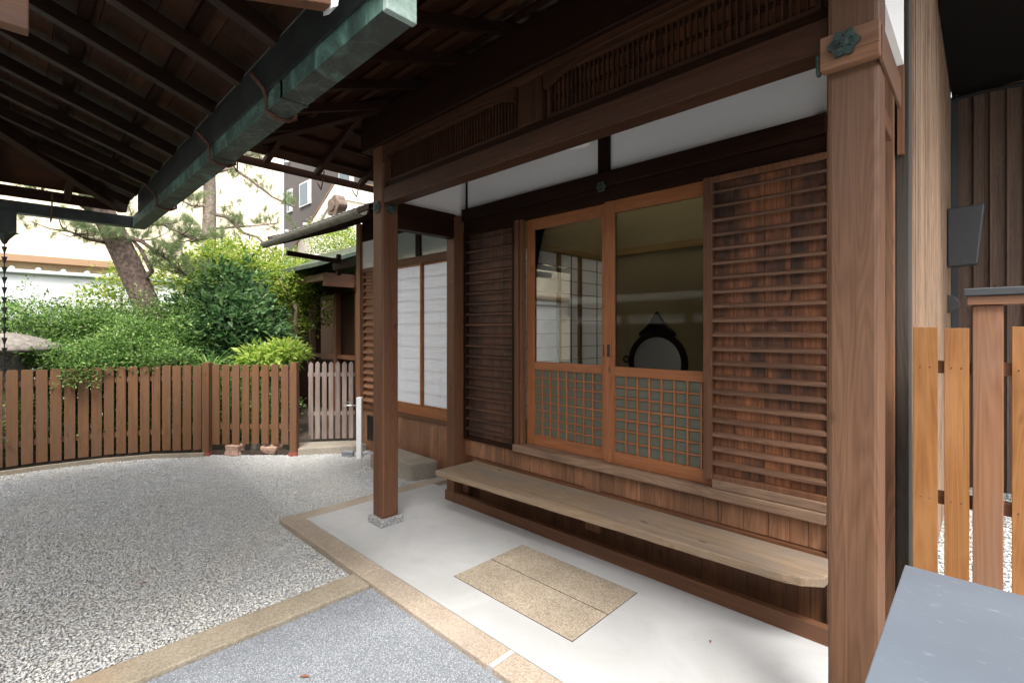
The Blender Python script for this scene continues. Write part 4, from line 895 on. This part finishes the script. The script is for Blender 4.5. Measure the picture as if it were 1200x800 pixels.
# fresh green young tree in front of the pale wall
def tree(name, label, base, trunk, clumps, n, size, mat, seed, bark=BARK, branches=(), group=None, **kw):
    t = thing(name, label, 'tree', base, group)
    m = MB(); pts, r0, r1 = trunk; k = len(pts); m.tube(pts, [r0+(r1-r0)*i/(k-1) for i in range(k)], 14); tr = m.build('trunk', bark, t, smooth=True)
    if branches: stems('branch', branches, bark, t)
    if clumps: leafmesh('crown', clumps, n, size, mat, t, seed=seed, **kw)
    return t
tree('young_tree', 'bright yellow-green young tree above the dark bush, before the pale wall', (-9.9,3.4,0), ([(-9.9,3.4,0),(-9.85,3.35,1.3),(-9.9,3.2,2.4)], .05, .02),
     [(-9.9,3.0,2.2,.7,.7,.55),(-9.8,3.9,2.5,.5,.6,.45),(-9.7,2.5,2.6,.6,.5,.5),(-9.6,4.3,2.1,.5,.5,.5),(-10.3,3.2,2.8,.5,.7,.4),(-9.6,2.9,2.3,.6,.8,.6),(-9.5,2.2,2.35,.4,.5,.35)], 19000, .085, LEAF_YEL, 21, per=6, aspect=.4, spread=1.4,
     branches=[([(-9.88,3.35,1.4),(-9.75,3.7,1.9),(-9.7,4.1,2.3)],.025,.01),([(-9.88,3.3,1.6),(-9.8,2.9,2.1),(-9.7,2.5,2.6)],.022,.008)])
tree('maple_tree', 'airy light green tree beside the tiled eave of the wing', (-9.4,4.6,0), ([(-8.9,3.6,0),(-8.85,3.55,1.3),(-8.75,3.5,2.0)], .05, .03),
     [(-9.0,3.4,1.6,.35,.4,.5),(-8.7,3.3,2.35,.35,.45,.22),(-9.2,3.6,2.4,.5,.5,.4),(-10.3,4.9,3.5,.7,.5,.4),(-9.3,4.6,3.3,.6,.3,.3)], 9000, .06, LEAF_YEL, 22, per=6, spread=1.6,
     branches=[([(-8.8,3.5,1.8),(-8.6,3.3,2.2),(-8.5,3.1,2.4)],.02,.008)])
tree('yellow_shrub_tree', 'small yellow-leaved tree in the gap left of the leaning pine', (-9.8,1.0,0), ([(-9.8,1.2,0),(-9.8,1.2,1.4),(-9.7,1.2,2.1)], .04, .015),
     [(-9.7,1.25,2.2,.35,.35,.35),(-9.8,1.5,2.5,.35,.35,.35),(-9.7,1.0,1.9,.3,.4,.3)], 2600, .07, LEAF_YEL, 23, per=5, spread=1.6)
# pines: needle tufts
def needles(name, tufts, per, ln, mat, parent, seed):
    r = np.random.default_rng(seed); T_ = np.repeat(np.array([t[0] for t in tufts], float), per, 0); D_ = np.repeat(np.array([t[1] for t in tufts], float), per, 0); m = len(T_)
    T_ = T_ + D_*r.uniform(-.07,.03,(m,1)) + r.normal(0,.008,(m,3))
    d = D_*.75+r.normal(0,.55,(m,3)); d /= np.linalg.norm(d,axis=1)[:,None]; s = ln*r.uniform(.6,1.1,(m,1)); sd_ = np.cross(d, r.normal(size=(m,3))); sd_ /= np.linalg.norm(sd_,axis=1)[:,None]
    V = np.stack([T_-sd_*.0022, T_+sd_*.0022, T_+d*s+np.array([0,0,-.01])],1).reshape(-1,3); F = np.arange(m*3).reshape(-1,3)
    return fastmesh(name, V, F, mat, parent)
def pine(name, label, base, trunk, limbs, seed, bark, tuft_n=12, ln=.13, per=60):
    t = thing(name, label, 'tree', base); m = MB(); m.tube(trunk[0], trunk[1], 16); m.build('trunk', bark, t, smooth=True)
    r = random.Random(seed); L_ = []; tufts = []
    for pts, r0, spread, nt in limbs:
        pts = [Vector(p) for p in pts]; L_.append((pts, r0, r0*.35))
        for _ in range(nt):
            i = r.randrange(1, len(pts)); q = pts[i-1].lerp(pts[i], r.uniform(.3,1)) ; e = q+Vector((r.gauss(0,spread), r.gauss(0,spread), r.gauss(spread*.45,spread*.3)))
            L_.append(([q, q.lerp(e,.5)+Vector((0,0,-.03)), e], .010, .004)); 
            for j in range(tuft_n//3):
                f = e+Vector((r.gauss(0,.09), r.gauss(0,.09), r.gauss(.02,.04))); dv = Vector((r.gauss(0,.5), r.gauss(0,.5), .9)).normalized(); tufts.append((tuple(f), tuple(dv)))
    stems('branch', L_, bark, t); needles('needles', tufts, per, ln, NEEDLE, t, seed+1)
    return t
pine('leaning_pine', 'thick pine trunk leaning left, rising out of the shrubs', (-8.6,1.45,0),
     ([(-8.6,1.65,0),(-8.6,1.55,.9),(-8.62,1.40,1.75),(-8.58,1.17,2.35),(-8.6,.94,2.95),(-8.6,.72,3.4),(-8.7,.5,4.0)], [.21,.19,.165,.155,.145,.135,.11]),
     [([(-8.6,.95,2.7),(-8.5,.7,2.72),(-8.4,.45,2.8)],.03,.16,12), ([(-8.6,.75,3.1),(-8.4,.6,3.15),(-8.3,.2,3.2)],.035,.2,12),
      ([(-8.55,1.2,2.1),(-8.45,1.38,2.35),(-8.45,1.25,2.65),(-8.5,1.1,2.85)],.045,.08,0),
      ([(-8.6,.95,2.85),(-8.4,1.25,2.75),(-8.3,1.55,2.5),(-8.2,1.75,2.3)],.035,.2,26), ([(-8.5,1.0,3.0),(-8.3,1.5,3.0),(-8.2,1.9,2.8)],.03,.22,22)], 31, BARK)
pine('pale_pine', 'straight pale pine trunk with gnarled branches reaching right, further back', (-12,2.97,0),
     ([(-12,2.95,0),(-12,2.97,2.0),(-12,2.96,3.3),(-12,2.98,4.5),(-12,2.95,5.6),(-12,2.9,7)], [.17,.15,.14,.12,.11,.08]),
     [([(-12,2.96,4.05),(-11.9,3.3,4.0),(-11.9,3.6,3.7),(-11.9,3.9,3.65),(-11.8,4.2,3.35),(-11.8,4.25,3.1)],.05,.16,6),
      ([(-12,2.96,4.9),(-11.9,3.4,5.1),(-11.9,3.8,4.9),(-11.8,4.2,4.6),(-11.8,4.7,4.45)],.05,.2,12),
      ([(-12,2.96,5.3),(-11.9,3.3,5.5),(-11.9,3.8,5.4),(-11.9,4.2,5.5)],.04,.3,34),
      ([(-12,2.96,4.2),(-11.8,2.6,4.1),(-11.7,2.3,4.2)],.035,.25,14),([(-12,2.97,4.6),(-11.8,2.5,4.8),(-11.7,2.2,4.8)],.035,.3,22),([(-12,2.96,3.7),(-11.8,3.9,3.9),(-11.8,4.3,4.0)],.03,.25,14)], 41, BARKP, ln=.16, per=55)
# spiky plant
t = thing('spiky_plant', 'small spiky-leaved plant behind the fence left of the middle post', 'plant', (-7.4,1.75,0))
m = MB(); r_ = random.Random(3)
for i in range(46):
    a = r_.uniform(0,6.28); l_ = r_.uniform(.3,.5); h = r_.uniform(.1,.35); c0 = Vector((-7.45,1.85,.95)); d = Vector((math.cos(a),math.sin(a),0)); s_ = Vector((-d.y,d.x,0))*.010
    p_ = [c0+d*l_*u+Vector((0,0,h*u*1.6-l_*.6*u*u)) for u in (0,.35,.7,1)]
    m.add([p_[0]-s_,p_[0]+s_,p_[1]+s_,p_[1]-s_,p_[2]+s_*.7,p_[2]-s_*.7,p_[3]], [(0,1,2,3),(3,2,4,5),(5,4,6)])
m.build('foliage', LEAF_HEDGE, t); stems('stem', [([(-7.45,1.85,0),(-7.46,1.85,.5),(-7.45,1.85,.96)],.03,.03)], BARK, t)
# low undergrowth behind the pickets
ug = leafmesh('undergrowth', [(-8.1,-.3,.35,.4,1.0,.4),(-7.95,.9,.35,.35,.6,.4),(-7.6,1.7,.35,.35,.45,.4),(-7.1,2.4,.4,.3,.4,.35),(-8.0,1.4,.6,.4,.5,.4),(-7.3,2.2,.8,.25,.4,.25)], 34000, .05, LEAF_HEDGE, None, seed=51)
tag(ug, 'low green undergrowth showing between the pickets', 'undergrowth', kind='stuff')
# stone lantern
Ln_ = thing('stone_lantern', 'mossy stone lantern with round cap behind the fence at the far left', 'stone lantern', (-8.05,-.02,0))
MB().lathe([(.001,.205),(.05,.20),(.15,.175),(.29,.13),(.41,.065),(.455,.02),(.45,.0),(.30,-.012),(.16,-.02),(.001,-.02)], -8.05,-.02,32,1.28).build('cap', STONE_D, Ln_, smooth=True)
MB().lathe([(.17,0),(.18,.08),(.14,.12),(.12,.24),(.14,.27)], -8.05,-.02,20,1.0).build('fire_box', STONE_D, Ln_)
MB().lathe([(.16,0),(.12,.1),(.105,.5),(.12,.9),(.19,.95),(.19,1.0)], -8.05,-.02,20,0).build('shaft', simple('pale_lantern_stone', (.34,.31,.27), .9, nscale=12, c2=(.2,.18,.15), bump=.5), Ln_, smooth=True)

# ---------------------------------------------------------------- backdrop buildings
gw = thing('garden_wall', 'white garden wall with tile coping behind the shrubs', 'wall', (-11,0,0))
MB().box(-11.15,-11,-8,4.3,0,2.42).build('wall', WHITEW, gw)
MB().box(-11.22,-10.93,-8,4.3,2.42,2.48).build('coping', simple('pale_coping', (.45,.5,.47), .7), gw, bevel=.01)
cp = MB()
for i in range(40): cp.tube([(-10.99,-7.8+.3*i,2.50),(-11.2,-7.8+.3*i,2.50)], .035, 8)
cp.build('coping_tiles', simple('pale_coping', (0,0,0)), gw)
ap = thing('cream_building', 'tall cream rendered building glowing behind the trees', 'building', (-15,0,0))
MB().box(-19,-15,-14,5.6,0,13).build('wall', CREAM, ap)
MB().box(-15.0,-14.6,-14,1.75,2.98,3.12).build('roof_edge', simple('orange_brown_eave', (.34,.21,.12), .7), ap)
for i in range(6):
    y = -12+2.8*i; w_ = MB().box(-14.99,-14.95,y,y+1.3,5.6,7.0).build('window', simple('cream_window_frame', (.7,.66,.58), .6), ap); MB().box(-14.949,-14.94,y+.08,y+1.22,5.68,6.92).build('pane', GREENGL, w_)
hr = thing('grey_apartment_block', 'dark grey-brown apartment block with small windows above the wing roof', 'building', (-20,9,0))
MB().box(-23.85,-8,9,16,0,22).build('wall', GREYW, hr)
for z in (3.8, 7.0, 10.2, 13.4):
    for x in (-23.35, -22.0+.05, -18.2, -16.4):
        w_ = 1.15 if x > -23 else .55
        f = MB().box(x,x+w_,8.94,8.999,z,z+1.05).build('window', simple('white_window_frame', (.6,.62,.6), .5), hr); MB().box(x+.08,x+w_-.28,8.935,8.9395,z+.06,z+.98).build('pane', simple('dusky_glass', (.10,.13,.12), .15, spec=.8), f)
    for x in (-23.2, -21.2): MB().lathe([(.001,0),(.10,.0),(.10,.10),(.001,.12)], x, 8.9, 10, z-.9+.0).build('vent_cap', WHITEM, hr)
gb = thing('white_gable_house', 'white plastered gable behind the wing roof', 'building', (-14,7,0))
MB().prism([(-17.3,4.6),(-14.45,6.12),(-10.0,4.9),(-10.0,0),(-17.3,0)], 'y', 7, 8.5).build('gable_wall', PLASTER, gb)
MB().prism([(-16.0,4.9),(-14.45,5.75),(-12.0,5.05),(-12.0,4.95),(-14.45,5.63),(-15.8,4.85)], 'y', 6.94, 6.999).build('gable_moulding', simple('grey_moulding', (.5,.5,.48), .8), gb)
rb = MB(); rb.beam((-17.5,7.72,4.50),(-14.4,7.72,6.15),1.5,.05,(0,0,1)); rb.beam((-14.45,7.72,6.15),(-9.9,7.72,4.90),1.5,.05,(0,0,1)); rb.build('roof', simple('brown_roof_edge', (.25,.15,.09), .7), gb)
# house behind the camera, seen only as reflections in the glass; it also closes the court
op = thing('opposite_house', 'white and timber house across the courtyard, reflected in the door glass', 'house', (0,-6,0))
MB().box(-9,6,-6.4,-6,0,1.7).build('lower_wall', W_DARK('z'), op); MB().box(-9,6,-6.4,-6,1.7,1.95).build('wall', PLASTER, op)
MB().box(-9,6,-6.45,-5.9,1.95,2.3).build('beam', W_DARK('x'), op); MB().box(-9,6,-6.4,-6,2.3,2.5).build('plaster_band', PLASTER, op); MB().box(-9,6,-6.4,-6,2.5,5.2).build('upper_wall', W_DARK('z'), op)
for i in range(9): MB().box(-8.9+1.8*i,-8.75+1.8*i,-6,-5.9,0,2.3).build('post', W_DARK('z'), op)

for i, (x, y, lab) in enumerate(((-4.05,-.42,'brown fallen leaf on the gravel at the lower left edge'), (-3.62,.55,'small reddish fallen leaf on the gravel near the ochre strip'), (-5.1,.9,'dry fallen leaf on the gravel in front of the curved fence'), (-2.15,.9,'dry brown leaf on the blue-grey gravel'), (-.95,2.35,'tiny dry leaf on the porch floor in front of the bench'))):
    a = 1.3*i; m = MB(); c, s_ = math.cos(a), math.sin(a); w = .012 if i < 4 else .007
    P_ = [(-2*w,0,0),(0,-.8*w,.004),(2*w,0,.002),(0,.8*w,.005)]; z0 = -.012 if x < -2.7 else (-.022 if y < 1.4 else .003)
    m.add([(x+p[0]*c-p[1]*s_, y+p[0]*s_+p[1]*c, z0+.002+p[2]) for p in P_]+[(x+p[0]*c-p[1]*s_, y+p[0]*s_+p[1]*c, z0+.001+p[2]) for p in P_], [(0,1,2,3),(7,6,5,4),(0,4,5,1),(1,5,6,2),(2,6,7,3),(3,7,4,0)])
    tag(m.build('fallen_leaf', simple('dry_leaf', (.20,.07,.04), .8, noise=.3)), lab, 'leaf', 'fallen leaves on the courtyard floor')
